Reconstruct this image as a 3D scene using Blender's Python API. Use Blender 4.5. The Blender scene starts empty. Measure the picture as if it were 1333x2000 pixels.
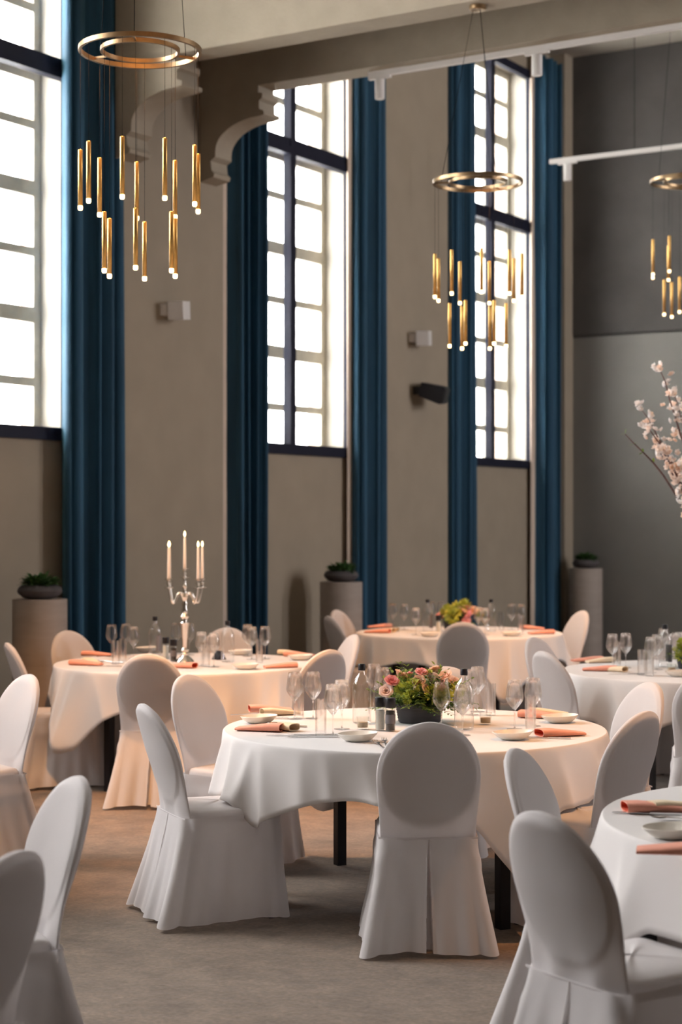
import bpy, bmesh, math, random
from mathutils import Vector, Matrix
R_ = math.radians
sin, cos, pi = math.sin, math.cos, math.pi
random.seed(7)
SC = bpy.context.scene
COL = SC.collection

# ------------------------------------------------------------------ camera, sky, lamps, exposure
FPX = 3365.0          # focal length in pixels of the 1333x2000 frame
AZ = R_(31.6)         # the long window wall runs 31.6 degrees off the viewing axis
EYE = 1.70
HOR = 1018.0          # image row of the horizon
cam_d = bpy.data.cameras.new('camera')
cam_d.lens = FPX / 2000 * 36
cam_d.sensor_width = 36
cam_d.shift_y = (HOR - 1000) / 2000
cam_d.clip_end = 200
cam_d.dof.use_dof = True
cam_d.dof.focus_distance = 7.3
cam_d.dof.aperture_fstop = 2.7
cam = bpy.data.objects.new('camera', cam_d)
COL.objects.link(cam)
cam.location = (0, 0, EYE)
cam.rotation_euler = (R_(90), 0, AZ)
SC.camera = cam

RIGHT = Vector((cos(AZ), sin(AZ), 0))
VIEW = Vector((-sin(AZ), cos(AZ), 0))


def W(x, d, z=0.0):
    """point x metres to the side of the camera axis and d metres along it"""
    v = RIGHT * x + VIEW * d
    return Vector((v.x, v.y, z))


def at(px, py, z):
    """point at height z seen at a pixel"""
    d = (EYE - z) * FPX / (py - HOR)
    return W((px - 666.5) * d / FPX, d, z)


wd = bpy.data.worlds.new('sky')
SC.world = wd
wd.use_nodes = True
_bg = wd.node_tree.nodes['Background']
_bg.inputs[0].default_value = (1.0, 0.965, 1.0, 1)
_bg.inputs[1].default_value = 13.0

SC.view_settings.view_transform = 'Standard'
SC.view_settings.look = 'None'
SC.view_settings.gamma = 1
SC.view_settings.use_curve_mapping = False
SC.view_settings.exposure = 0.9
SC.cycles.use_denoising = True
SC.cycles.max_bounces = 9
SC.cycles.diffuse_bounces = 5
SC.cycles.glossy_bounces = 4
SC.cycles.transmission_bounces = 7
SC.cycles.transparent_max_bounces = 24
SC.cycles.caustics_reflective = False
SC.cycles.caustics_refractive = False
SC.cycles.sample_clamp_indirect = 6


def portal(y, z, sy, sz, x=-9.45, s=1):
    l = bpy.data.lights.new('window_portal', 'AREA')
    l.shape = 'RECTANGLE'
    l.size, l.size_y = sy, sz
    l.cycles.is_portal = True
    o = bpy.data.objects.new('window_portal', l)
    COL.objects.link(o)
    o.location = (x, y, z)
    # an area lamp shines along its own -Z: turn that into the room
    o.rotation_euler = Matrix(((0, 0, -s), (s, 0, 0), (0, -1, 0))).to_euler()
    return o


WIN_C = [9.36, 13.62, 17.83]            # centres of the three windows in view
WIN_C_BEHIND = [5.1, 2.15]        # two more outside the frame, the second added, both sized for their light
for _y in WIN_C + WIN_C_BEHIND:
    portal(_y, 4.75, 2.8, 5.0)

FILL_RIGHT = [14.4, 17.4]       # unseen openings added in the opposite wall as fill light for the piers
for _y in FILL_RIGHT:
    portal(_y, 4.75, 1.2, 5.0, 5.25, -1)

WARM = (1.0, 0.45, 0.15)


def spot(x, y, z, aim, watts, deg, blend=0.6, size=0.05, col=WARM):
    l = bpy.data.lights.new('ceiling_spot', 'SPOT')
    l.energy = watts
    l.spot_size = R_(deg)
    l.spot_blend = blend
    l.shadow_soft_size = size
    l.color = col
    o = bpy.data.objects.new('ceiling_spot', l)
    COL.objects.link(o)
    o.location = (x, y, z)
    o.rotation_euler = (Vector(aim) - Vector((x, y, z))).to_track_quat('-Z', 'Y').to_euler()
    return o


# warm track spots under the ceiling and on the beam (x, y, z, aim, watts, cone)
spot(-5.2, 6.7, 5.9, (-6.55, 8.7, 0.5), 760, 40)
spot(-5.2, 10.9, 5.2, (-6.5, 13.2, 0.6), 600, 38)
spot(-1.5, 7.3, 5.6, (-3.0, 7.1, 0.7), 470, 26)
spot(-2.6, 8.4, 5.9, (-3.4, 10.2, 0.7), 200, 40)
spot(-5.4, 7.0, 6.4, (-5.3, 7.6, 0.0), 700, 36)

# ------------------------------------------------------------------ materials
MATS = {}


def mat(name, col, rough=0.6, metal=0.0, sheen=0.0, spec=0.5, noise=0.0, nscale=8.0, bump=0.0, bscale=60.0,
        trans=0.0, ior=1.45, emit=None, estr=0.0, sub=0.0, translucent=0.0, stretch=None):
    if name in MATS:
        return MATS[name]
    m = bpy.data.materials.new(name)
    m.use_nodes = True
    nt = m.node_tree
    N, L = nt.nodes, nt.links
    b = N['Principled BSDF']
    out = N['Material Output']
    b.inputs['Base Color'].default_value = (*col, 1)
    b.inputs['Roughness'].default_value = rough
    b.inputs['Metallic'].default_value = metal
    b.inputs['Specular IOR Level'].default_value = spec
    b.inputs['Sheen Weight'].default_value = sheen
    b.inputs['Transmission Weight'].default_value = trans
    b.inputs['IOR'].default_value = ior
    if emit:
        b.inputs['Emission Color'].default_value = (*emit, 1)
        b.inputs['Emission Strength'].default_value = estr
    tc = N.new('ShaderNodeTexCoord')
    src = tc.outputs['Object']
    if stretch:
        mp = N.new('ShaderNodeMapping')
        mp.inputs['Scale'].default_value = stretch
        L.new(src, mp.inputs['Vector'])
        src = mp.outputs['Vector']
    if noise:
        nz = N.new('ShaderNodeTexNoise')
        nz.inputs['Scale'].default_value = nscale
        nz.inputs['Detail'].default_value = 6
        L.new(src, nz.inputs['Vector'])
        rp = N.new('ShaderNodeValToRGB')
        rp.color_ramp.elements[0].position = 0.3
        rp.color_ramp.elements[1].position = 0.7
        rp.color_ramp.elements[0].color = (*[c * (1 - noise) for c in col], 1)
        rp.color_ramp.elements[1].color = (*[min(1, c * (1 + noise)) for c in col], 1)
        L.new(nz.outputs['Fac'], rp.inputs['Fac'])
        L.new(rp.outputs['Color'], b.inputs['Base Color'])
    if bump:
        nb = N.new('ShaderNodeTexNoise')
        nb.inputs['Scale'].default_value = bscale
        nb.inputs['Detail'].default_value = 4
        L.new(src, nb.inputs['Vector'])
        bp = N.new('ShaderNodeBump')
        bp.inputs['Strength'].default_value = bump
        bp.inputs['Distance'].default_value = 0.01
        L.new(nb.outputs['Fac'], bp.inputs['Height'])
        L.new(bp.outputs['Normal'], b.inputs['Normal'])
    if translucent:
        t = N.new('ShaderNodeBsdfTranslucent')
        t.inputs[0].default_value = (*col, 1)
        mx = N.new('ShaderNodeMixShader')
        mx.inputs[0].default_value = translucent
        L.new(b.outputs[0], mx.inputs[1])
        L.new(t.outputs[0], mx.inputs[2])
        L.new(mx.outputs[0], out.inputs['Surface'])
    MATS[name] = m
    return m


def thin_glass(name, tint=(1, 1, 1), edge=0.5, base=0.05, ior=1.45):
    """thin clear glass: see-through face on, reflecting towards its edges"""
    m = bpy.data.materials.new(name)
    m.use_nodes = True
    nt = m.node_tree
    N, L = nt.nodes, nt.links
    N.remove(N['Principled BSDF'])
    lw = N.new('ShaderNodeLayerWeight')
    lw.inputs['Blend'].default_value = edge
    pw = N.new('ShaderNodeMath')
    pw.operation = 'POWER'
    pw.inputs[1].default_value = 2.2
    L.new(lw.outputs['Facing'], pw.inputs[0])
    ad = N.new('ShaderNodeMath')
    ad.operation = 'MULTIPLY_ADD'
    ad.inputs[1].default_value = 0.75
    ad.inputs[2].default_value = base
    L.new(pw.outputs[0], ad.inputs[0])
    tr = N.new('ShaderNodeBsdfTransparent')
    tr.inputs[0].default_value = (*tint, 1)
    gl = N.new('ShaderNodeBsdfGlossy')
    gl.inputs['Roughness'].default_value = 0.03
    gl.inputs['Color'].default_value = (0.95, 0.95, 0.95, 1)
    mx = N.new('ShaderNodeMixShader')
    L.new(ad.outputs[0], mx.inputs[0])
    L.new(tr.outputs[0], mx.inputs[1])
    L.new(gl.outputs[0], mx.inputs[2])
    L.new(mx.outputs[0], N['Material Output'].inputs['Surface'])
    MATS[name] = m
    return m


M_WALL = mat('taupe_paint', (0.32, 0.267, 0.20), 0.85, noise=0.05, nscale=3, bump=0.12, bscale=140)
M_DARKWALL = mat('dark_brown_bounce_cut', (0.20, 0.165, 0.145), 0.8, noise=0.1, nscale=3)  # unseen wall behind the camera, made dark to cut its bounced light
M_RIGHTWALL = mat('umber_bounce_cut', (0.11, 0.09, 0.075), 0.85, noise=0.05, nscale=3)  # unseen opposite wall, darkened so less light bounces onto the near chairs
M_NICHE = mat('taupe_paint_niche', (0.32, 0.267, 0.20), 0.85, noise=0.05, nscale=3, bump=0.1, bscale=140)
M_BACK = mat('grey_paint', (0.20, 0.192, 0.175), 0.75, noise=0.06, nscale=2, bump=0.12, bscale=120)
M_BACK2 = mat('grey_render', (0.078, 0.072, 0.066), 0.8, noise=0.12, nscale=2.5, bump=0.2, bscale=60)
M_BEAM = mat('cream_beam_plaster', (0.35, 0.30, 0.23), 0.85, noise=0.06, nscale=5, bump=0.25, bscale=45)
M_CEIL = mat('ceiling_paint', (0.40, 0.36, 0.30), 0.9, noise=0.04, nscale=2)
M_CARPET = mat('carpet', (0.235, 0.18, 0.135), 0.95, sheen=0.15, noise=0.0, bump=0.6, bscale=16)
M_FRAME = mat('navy_window_metal', (0.014, 0.015, 0.028), 0.6, spec=0.2, metal=0.0, noise=0.1, nscale=6)
M_TIMBER = mat('cream_window_timber', (0.62, 0.58, 0.49), 0.6, noise=0.12, nscale=9)
M_BRICK = mat('pale_brick', (0.55, 0.42, 0.35), 0.9, noise=0.14, nscale=14, bump=0.4, bscale=60)
M_MORTAR = mat('brick_mortar', (0.58, 0.50, 0.43), 0.95, noise=0.1, nscale=20)
M_PLASTER = mat('white_jamb_plaster', (0.56, 0.52, 0.45), 0.85, noise=0.03, nscale=4)
M_CURTAIN = mat('teal_velvet', (0.014, 0.064, 0.118), 0.75, sheen=0.3, noise=0.25, nscale=3, bump=0.15, bscale=200, stretch=(4, 4, 0.3))
M_CURTAIN.node_tree.nodes['Principled BSDF'].inputs['Sheen Tint'].default_value = (0.25, 0.62, 0.80, 1)
M_LINING = mat('cream_lining', (0.62, 0.50, 0.40), 0.9, noise=0.05, nscale=5)
M_CLOTH = mat('white_table_linen', (0.80, 0.775, 0.76), 0.85, sheen=0.1, noise=0.02, nscale=3, bump=0.06, bscale=300, translucent=0.18)
M_CHAIR = mat('white_stretch_cover', (0.79, 0.765, 0.765), 0.75, sheen=0.15, noise=0.02, nscale=3, bump=0.22, bscale=11, translucent=0.36, stretch=(1.6, 1.6, 0.7))
M_BLACK = mat('black_metal', (0.008, 0.008, 0.012), 0.45, noise=0.1, nscale=10)
M_WOOD = mat('table_plywood', (0.30, 0.20, 0.12), 0.6, noise=0.2, nscale=8, stretch=(1, 8, 1))
M_BRASS = mat('brushed_brass', (0.74, 0.44, 0.14), 0.36, metal=1.0, noise=0.08, nscale=30)
M_BRONZE = mat('brushed_bronze', (0.36, 0.25, 0.14), 0.36, metal=1.0, noise=0.1, nscale=30)
M_TIP = mat('glowing_acrylic', (1.0, 0.85, 0.6), 0.4, emit=(1.0, 0.72, 0.36), estr=3.0)
M_CABLE = mat('dark_cable', (0.012, 0.012, 0.013), 0.9, spec=0.1, noise=0.1, nscale=20)
M_SILVER = mat('polished_silver', (0.80, 0.76, 0.70), 0.16, metal=1.0, noise=0.05, nscale=18)
M_STEEL = mat('cutlery_steel', (0.62, 0.62, 0.63), 0.2, metal=1.0, noise=0.04, nscale=18)
M_WAX = mat('ivory_wax', (0.86, 0.80, 0.74), 0.5, noise=0.03, nscale=10)
M_FLAME = mat('flame', (1, 0.8, 0.4), 0.5, emit=(1.0, 0.72, 0.30), estr=7.0)
M_SALMON = mat('salmon_napkin', (0.78, 0.35, 0.255), 0.85, noise=0.05, nscale=20, bump=0.1, bscale=300)
M_SALMON_IN = mat('salmon_napkin_inside', (0.72, 0.13, 0.065), 0.9, noise=0.05, nscale=20)
M_CREAM = mat('cream_napkin', (0.80, 0.66, 0.47), 0.85, noise=0.04, nscale=20, bump=0.1, bscale=300)
M_PORC = mat('cream_porcelain', (0.80, 0.76, 0.69), 0.25, noise=0.02, nscale=8)
M_STONE = mat('dark_stone_bowl', (0.075, 0.066, 0.068), 0.85, noise=0.2, nscale=12, bump=0.4, bscale=40)
M_SLATE = mat('slate_ribbed_bowl', (0.055, 0.058, 0.068), 0.7, noise=0.2, nscale=12)
M_PLINTH = mat('taupe_plinth', (0.31, 0.26, 0.225), 0.7, noise=0.08, nscale=4, stretch=(1, 1, 5))
M_WHITE = mat('white_plastic', (0.72, 0.69, 0.66), 0.5, noise=0.02, nscale=8)
M_GREY = mat('grey_label', (0.16, 0.16, 0.18), 0.5, noise=0.1, nscale=20)
M_SALT = mat('salt', (0.80, 0.78, 0.74), 0.9, noise=0.06, nscale=120)
M_PEPPER = mat('pepper', (0.05, 0.045, 0.045), 0.9, noise=0.5, nscale=150)
M_SAND = mat('tealight_wax', (0.44, 0.33, 0.22), 0.7, noise=0.08, nscale=30)
M_LEAF = mat('leaf_green', (0.16, 0.25, 0.045), 0.6, noise=0.35, nscale=25, translucent=0.2)
M_LEAFD = mat('leaf_dark', (0.05, 0.12, 0.03), 0.6, noise=0.35, nscale=25, translucent=0.15)
M_LIME = mat('lime_bloom', (0.50, 0.55, 0.10), 0.7, noise=0.25, nscale=40, translucent=0.2)
M_PINK = mat('pink_rose', (0.90, 0.46, 0.48), 0.7, noise=0.12, nscale=30, translucent=0.4)
M_PEACH = mat('peach_rose', (0.92, 0.68, 0.55), 0.7, noise=0.1, nscale=30, translucent=0.4)
M_BLUSH = mat('blush_rose', (0.92, 0.76, 0.70), 0.7, noise=0.1, nscale=30, translucent=0.4)
M_BLOSS = mat('white_blossom', (0.90, 0.87, 0.85), 0.7, noise=0.05, nscale=30, translucent=0.25)
M_BLOSP = mat('peach_blossom', (0.92, 0.80, 0.72), 0.7, noise=0.08, nscale=30, translucent=0.25)
M_BARK = mat('twig_bark', (0.10, 0.055, 0.05), 0.85, noise=0.3, nscale=30)
M_GLASS = bpy.data.materials.new('drinking_glass')
M_GLASS.use_nodes = True
_n = M_GLASS.node_tree.nodes
_n.remove(_n['Principled BSDF'])
_g = _n.new('ShaderNodeBsdfGlass')
_g.inputs['IOR'].default_value = 1.46
_g.inputs['Roughness'].default_value = 0.0
_t = _n.new('ShaderNodeBsdfTransparent')
_m = _n.new('ShaderNodeMixShader')
_m.inputs[0].default_value = 0.68
M_GLASS.node_tree.links.new(_g.outputs[0], _m.inputs[1])
M_GLASS.node_tree.links.new(_t.outputs[0], _m.inputs[2])
M_GLASS.node_tree.links.new(_m.outputs[0], _n['Material Output'].inputs['Surface'])
M_PANE = thin_glass('window_pane', (0.97, 0.98, 0.97), 0.35, 0.03)
M_PANE2 = thin_glass('inner_window_pane', (0.95, 0.955, 0.94), 0.3, 0.02)
M_BOTTLE = thin_glass('bottle_glass', (0.97, 0.975, 0.975), 0.55, 0.07)


def carpet_nodes():
    nt = M_CARPET.node_tree
    N, L = nt.nodes, nt.links
    b = N['Principled BSDF']
    tc = N.new('ShaderNodeTexCoord')
    a = N.new('ShaderNodeTexNoise')
    a.inputs['Scale'].default_value = 5.5
    a.inputs['Detail'].default_value = 7
    a.inputs['Roughness'].default_value = 0.68
    L.new(tc.outputs['Object'], a.inputs['Vector'])
    r = N.new('ShaderNodeValToRGB')
    e = r.color_ramp.elements
    e[0].position, e[0].color = 0.30, (0.098, 0.068, 0.045, 1)
    e[1].position, e[1].color = 0.70, (0.205, 0.152, 0.106, 1)
    L.new(a.outputs['Fac'], r.inputs['Fac'])
    f = N.new('ShaderNodeTexNoise')
    f.inputs['Scale'].default_value = 55
    f.inputs['Detail'].default_value = 4
    L.new(tc.outputs['Object'], f.inputs['Vector'])
    mx = N.new('ShaderNodeMixRGB')
    mx.blend_type = 'OVERLAY'
    mx.inputs[0].default_value = 0.5
    L.new(r.outputs['Color'], mx.inputs[1])
    L.new(f.outputs['Fac'], mx.inputs[2])
    L.new(mx.outputs[0], b.inputs['Base Color'])


carpet_nodes()

# ------------------------------------------------------------------ mesh helpers


class MB:
    def __init__(self):
        self.v, self.f = [], []

    def add(self, vs, fs):
        o = len(self.v)
        self.v += [tuple(p) for p in vs]
        self.f += [tuple(i + o for i in f) for f in fs]
        return self

    def box(self, lo, hi, M=None):
        x0, y0, z0 = lo
        x1, y1, z1 = hi
        vs = [Vector(p) for p in ((x0, y0, z0), (x1, y0, z0), (x1, y1, z0), (x0, y1, z0), (x0, y0, z1), (x1, y0, z1), (x1, y1, z1), (x0, y1, z1))]
        if M:
            vs = [M @ p for p in vs]
        return self.add(vs, ((0, 3, 2, 1), (4, 5, 6, 7), (0, 1, 5, 4), (1, 2, 6, 5), (2, 3, 7, 6), (3, 0, 4, 7)))

    def cbox(self, c, s, M=None):
        return self.box([c[i] - s[i] / 2 for i in range(3)], [c[i] + s[i] / 2 for i in range(3)], M)

    def lathe(self, prof, seg=24, M=None, cap=True, closed=False):
        vs, fs = [], []
        n = len(prof)
        for r, z in prof:
            for k in range(seg):
                a = 2 * pi * k / seg
                p = Vector((r * cos(a), r * sin(a), z))
                vs.append(M @ p if M else p)
        for i in range(n - 1 + (1 if closed else 0)):
            j = (i + 1) % n
            for k in range(seg):
                l = (k + 1) % seg
                fs.append((i * seg + k, i * seg + l, j * seg + l, j * seg + k))
        if cap and not closed:
            fs.append(tuple(range(seg - 1, -1, -1)))
            fs.append(tuple((n - 1) * seg + k for k in range(seg)))
        return self.add(vs, fs)

    def tube(self, path, r, seg=8, cap=True):
        path = [Vector(p) for p in path]
        n = len(path)
        rs = r if isinstance(r, (list, tuple)) else [r] * n
        vs, fs = [], []
        up = Vector((0.13, 0.27, 0.95)).normalized()
        for i in range(n):
            t = (path[min(i + 1, n - 1)] - path[max(i - 1, 0)]).normalized()
            a = t.cross(up)
            if a.length < 0.05:
                a = t.cross(Vector((1, 0, 0)))
            a.normalize()
            b = t.cross(a)
            for k in range(seg):
                an = 2 * pi * k / seg
                vs.append(path[i] + (a * cos(an) + b * sin(an)) * rs[i])
        for i in range(n - 1):
            for k in range(seg):
                l = (k + 1) % seg
                fs.append((i * seg + k, i * seg + l, (i + 1) * seg + l, (i + 1) * seg + k))
        if cap:
            fs.append(tuple(range(seg)))
            fs.append(tuple((n - 1) * seg + k for k in range(seg - 1, -1, -1)))
        return self.add(vs, fs)

    def ring(self, R, r0, h, seg=64, z=0):
        """flat-sided ring of rectangular section"""
        return self.lathe([(R - r0, z - h / 2), (R + r0, z - h / 2), (R + r0, z + h / 2), (R - r0, z + h / 2)], seg, closed=True)

    def prism(self, poly, y0, y1, to=lambda a, b, y: (a, y, b)):
        n = len(poly)
        vs = [to(a, b, y0) for a, b in poly] + [to(a, b, y1) for a, b in poly]
        fs = [(i, (i + 1) % n, (i + 1) % n + n, i + n) for i in range(n)]
        fs += [tuple(range(n - 1, -1, -1)), tuple(range(n, 2 * n))]
        return self.add(vs, fs)

    def grid(self, rows, wrap=False):
        n, m = len(rows), len(rows[0])
        vs = [p for r in rows for p in r]
        fs = []
        for i in range(n - 1):
            for k in range(m if wrap else m - 1):
                l = (k + 1) % m
                fs.append((i * m + k, i * m + l, (i + 1) * m + l, (i + 1) * m + k))
        return self.add(vs, fs)

    def mesh(self, name, material, smooth=True, auto=None):
        me = bpy.data.meshes.new(name)
        me.from_pydata(self.v, [], self.f)
        bm = bmesh.new()
        bm.from_mesh(me)
        bmesh.ops.recalc_face_normals(bm, faces=bm.faces)
        if auto is not None:
            for e in bm.edges:
                if len(e.link_faces) == 2:
                    e.smooth = e.calc_face_angle(0) < auto
        bm.to_mesh(me)
        bm.free()
        if smooth:
            me.polygons.foreach_set('use_smooth', [True] * len(me.polygons))
        me.materials.append(material)
        return me

    def build(self, name, material, parent=None, smooth=True, auto=0.7):
        o = bpy.data.objects.new(name, self.mesh(name, material, smooth, auto if smooth else None))
        COL.objects.link(o)
        if parent is not None:
            o.parent = parent
        return o


def obj_of(me, name, parent=None):
    o = bpy.data.objects.new(name, me)
    COL.objects.link(o)
    if parent is not None:
        o.parent = parent
    return o


def tag(o, label=None, cat=None, group=None, kind=None):
    if label:
        o['label'] = label
    if cat:
        o['category'] = cat
    if group:
        o['group'] = group
    if kind:
        o['kind'] = kind
    return o


def thing(name, label, cat, loc=(0, 0, 0), rz=0.0, group=None):
    o = bpy.data.objects.new(name, None)
    o.empty_display_size = 0.1
    COL.objects.link(o)
    o.location = loc
    o.rotation_euler = (0, 0, rz)
    return tag(o, label, cat, group)


def copy_tree(o, loc=None, rz=None, label=None, group=None):
    kids = [(c, list(c.children)) for c in o.children]
    r = o.copy()
    COL.objects.link(r)
    if loc is not None:
        r.location = loc
    if rz is not None:
        r.rotation_euler = (0, 0, rz)
    if label:
        r['label'] = label
    if group:
        r['group'] = group
    for c, gs in kids:
        d = c.copy()
        COL.objects.link(d)
        d.parent = r
        for g in gs:
            e = g.copy()
            COL.objects.link(e)
            e.parent = d
    return r


def structure(o):
    o['kind'] = 'structure'
    return o


# ------------------------------------------------------------------ the room
XW = -8.75            # face of the piers along the window wall
XN = -8.95            # back of the shallow window niches
XO = -9.24            # outer timber windows
XE = -9.42            # outside face of the wall
XR = 5.0              # opposite wall
YB = 19.72            # far end wall
YC = -6.0             # wall behind the camera
ZC = 7.45
Z0, Z1 = 2.33, 7.12   # window sill and head

structure(MB().box((XE, YC - 0.2, -0.1), (XR + 0.2, YB + 0.3, 0)).build('floor', M_CARPET, smooth=False))
structure(MB().box((XE, YC - 0.2, ZC), (XR + 0.2, YB + 0.3, ZC + 0.15)).build('ceiling', M_CEIL, smooth=False))
m = MB()
_e = YC
for _y in FILL_RIGHT:
    m.box((XR, _e, 0), (XR + 0.2, _y - 0.55, ZC))
    m.box((XR, _y - 0.55, 0), (XR + 0.2, _y + 0.55, 2.33)).box((XR, _y - 0.55, 7.12), (XR + 0.2, _y + 0.55, ZC))
    _e = _y + 0.55
m.box((XR, _e, 0), (XR + 0.2, YB, ZC))
structure(m.build('wall_right', M_RIGHTWALL, smooth=False))
structure(MB().box((XE, YC - 0.2, 0), (XR, YC, ZC)).build('wall_front', M_DARKWALL, smooth=False))
bw = bpy.data.objects.new('wall_back', None)
COL.objects.link(bw)
structure(bw)
bw.location = (0, YB, 0)
MB().box((XE, 0, 0), (XR, 0.2, 3.97)).build('lower_panel', M_BACK, bw, smooth=False)
MB().box((XE, 0.02, 3.97), (XR, 0.2, 4.0)).build('shadow_joint', M_BACK2, bw, smooth=False)
MB().box((XE, -0.012, 4.0), (XR, 0.2, ZC)).build('upper_panel', M_BACK2, bw, smooth=False)

NICHE = [(c - 1.36, c + 1.46) for c in WIN_C]
NICHE[2] = (16.42, 19.47)
NICHE_B = [(c - 1.36, c + 1.46) for c in WIN_C_BEHIND]
ALLN = sorted([(n, c) for n, c in zip(NICHE + NICHE_B, WIN_C + WIN_C_BEHIND)])
wl = bpy.data.objects.new('wall_left', None)
COL.objects.link(wl)
structure(wl)
wl.location = (XW, 0, 0)
edge = YC
HALF = 1.06
for (a, b), c in ALLN:
    HALF = 0.55 if c < 3 else 1.34 if c < 6 else 1.06
    MB().box((XE - XW, edge, 0), (0, a, ZC)).build('pier', M_WALL, wl, smooth=False)
    m = MB()
    m.box((XE - XW, a, 0), (XN - XW, b, Z0))
    m.box((XE - XW, a, Z0), (XN - XW, c - HALF, Z1))
    m.box((XE - XW, c + HALF, Z0), (XN - XW, b, Z1))
    m.box((XE - XW, a, Z1), (XN - XW, b, ZC))
    m.build('niche_wall', M_NICHE, wl, smooth=False)
    edge = b
HALF = 1.06
MB().box((XE - XW, edge, 0), (0, YB, ZC)).build('pier', M_WALL, wl, smooth=False)
m = MB()
edge = YC
for (a, b), c in ALLN:
    m.box((XW, edge, 0), (XW + 0.018, a, 0.11))
    m.box((XN, a, 0), (XN + 0.018, b, 0.11))
    edge = b
m.box((XW, edge, 0), (XW + 0.018, YB, 0.11))
structure(m.build('baseboard_left', M_WALL, smooth=False))
structure(MB().box((XW, YB - 0.018, 0), (XR, YB, 0.11)).build('baseboard_back', M_BACK, smooth=False))

# ---- windows: dark inner frame, deep plaster jamb, pale timber window outside, brick reveal beyond
PANE_CACHE = {}


def box_mesh(name, s, material):
    k = (name, tuple(round(x, 4) for x in s), material.name)
    if k not in PANE_CACHE:
        PANE_CACHE[k] = MB().cbox((0, 0, 0), s).mesh(name, material, smooth=False)
    return PANE_CACHE[k]


def put_box(name, lo, hi, material, parent):
    s = [hi[i] - lo[i] for i in range(3)]
    o = obj_of(box_mesh(name, s, material), name, parent)
    o.location = [(hi[i] + lo[i]) / 2 for i in range(3)]
    return o


COLS = [-1.0, -0.53, -0.05, 0.45, 1.0]
ROWS = [2.42, 2.80, 3.33, 3.83, 4.33, 4.835, 5.24, 5.76, 6.27, 6.72, 7.05]
THICK = {3.33, 4.33, 5.24, 6.27}


def window(n, c, seen=True):
    HALF = 0.55 if c < 3 else 1.34 if c < 6 else 1.06
    w = bpy.data.objects.new('window_%d' % n, None)
    COL.objects.link(w)
    structure(w)
    w.location = (XN, c, Z0)
    H = Z1 - Z0
    # inner dark metal frame
    d0, d1 = -0.035, 0.035
    put_box('frame_rail', (d0, -HALF, 0), (d1, HALF, 0.10), M_FRAME, w)
    put_box('frame_rail', (d0, -HALF, H - 0.10), (d1, HALF, H), M_FRAME, w)
    put_box('frame_stile', (d0, -HALF, 0.10), (d1, -HALF + 0.03, H - 0.10), M_FRAME, w)
    put_box('frame_stile', (d0, HALF - 0.03, 0.10), (d1, HALF, H - 0.10), M_FRAME, w)
    put_box('mullion', (d0 - 0.005, -0.045, 0.10), (d1 + 0.01, 0.045, H - 0.10), M_FRAME, w)
    put_box('transom', (d0 - 0.005, -HALF + 0.03, 5.16 - Z0), (d1 + 0.012, HALF - 0.03, 5.23 - Z0), M_FRAME, w)
    put_box('transom', (d0, -HALF + 0.03, 5.235 - Z0), (d1, HALF - 0.03, 5.31 - Z0), M_FRAME, w)
    for s in (-1, 1):
        for za, zb in ((0.10, 5.16 - Z0), (5.31 - Z0, H - 0.10)):
            ya, yb = sorted((s * 0.045, s * (HALF - 0.03)))
            put_box('inner_pane', (-0.006, ya, za), (0.0, yb, zb), M_PANE2, w)
    if not seen:
        return w
    # plaster lining of the deep opening
    xo = XO - XN
    put_box('jamb', (xo, HALF - 0.012, 0.0), (-0.035, HALF, H), M_PLASTER, w)
    put_box('jamb', (xo, -HALF, 0.0), (-0.035, -HALF + 0.012, H), M_PLASTER, w)
    put_box('sill', (xo, -HALF + 0.012, 0.0), (-0.035, HALF - 0.012, 0.03), M_PLASTER, w)
    # outer timber window
    t0, t1 = xo - 0.03, xo + 0.03
    put_box('timber_stile', (t0, -HALF + 0.012, 0.03), (t1, -0.97, H), M_TIMBER, w)
    put_box('timber_stile', (t0, 0.97, 0.03), (t1, HALF - 0.012, H), M_TIMBER, w)
    put_box('timber_rail', (t0, -0.97, 0.03), (t1, 0.97, ROWS[0] + 0.03 - Z0), M_TIMBER, w)
    put_box('timber_rail', (t0, -0.97, ROWS[-1] - 0.02 - Z0), (t1, 0.97, H), M_TIMBER, w)
    for z in ROWS[1:-1]:
        t = 0.060 if z in THICK else 0.034
        put_box('timber_rail' if z in THICK else 'glazing_bar', (t0 + (0 if z in THICK else 0.012), -0.97, z - t - Z0), (t1, 0.97, z + t - Z0), M_TIMBER, w)
    for k, y in enumerate(COLS[1:-1]):
        t = 0.05 if k == 1 else 0.026
        put_box('glazing_bar', (t0 + 0.004, y - t, ROWS[0] + 0.03 - Z0), (t1 + 0.004, y + t, ROWS[-1] - 0.02 - Z0), M_TIMBER, w)
    for i in range(len(ROWS) - 1):
        for k in range(4):
            put_box('pane', (xo - 0.004, COLS[k], ROWS[i] - Z0), (xo, COLS[k + 1], ROWS[i + 1] - Z0), M_PANE, w)
    # brick reveal beyond the timber window
    xe = XE - XN
    rv = MB().box((xe, HALF - 0.002, 0), (t0, HALF + 0.05, H)).box((xe, -HALF - 0.05, 0), (t0, -HALF + 0.002, H)).build('reveal', M_MORTAR, w, smooth=False)
    for i in range(int(H / 0.076)):
        z = 0.006 + i * 0.076
        L = 0.0 if i % 2 else 0.05
        put_box('brick', (xe, HALF - 0.012, z), (t0 - 0.004 - L, HALF, z + 0.064), M_BRICK, rv)
    return w


for i, c in enumerate(WIN_C):
    window(i + 1, c)
for i, c in enumerate(WIN_C_BEHIND):
    window(i + 4, c, seen=False)

# ---- pair of concrete beams across the room on the first pier, each with a moulded bracket
ZS = 5.35


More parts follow.
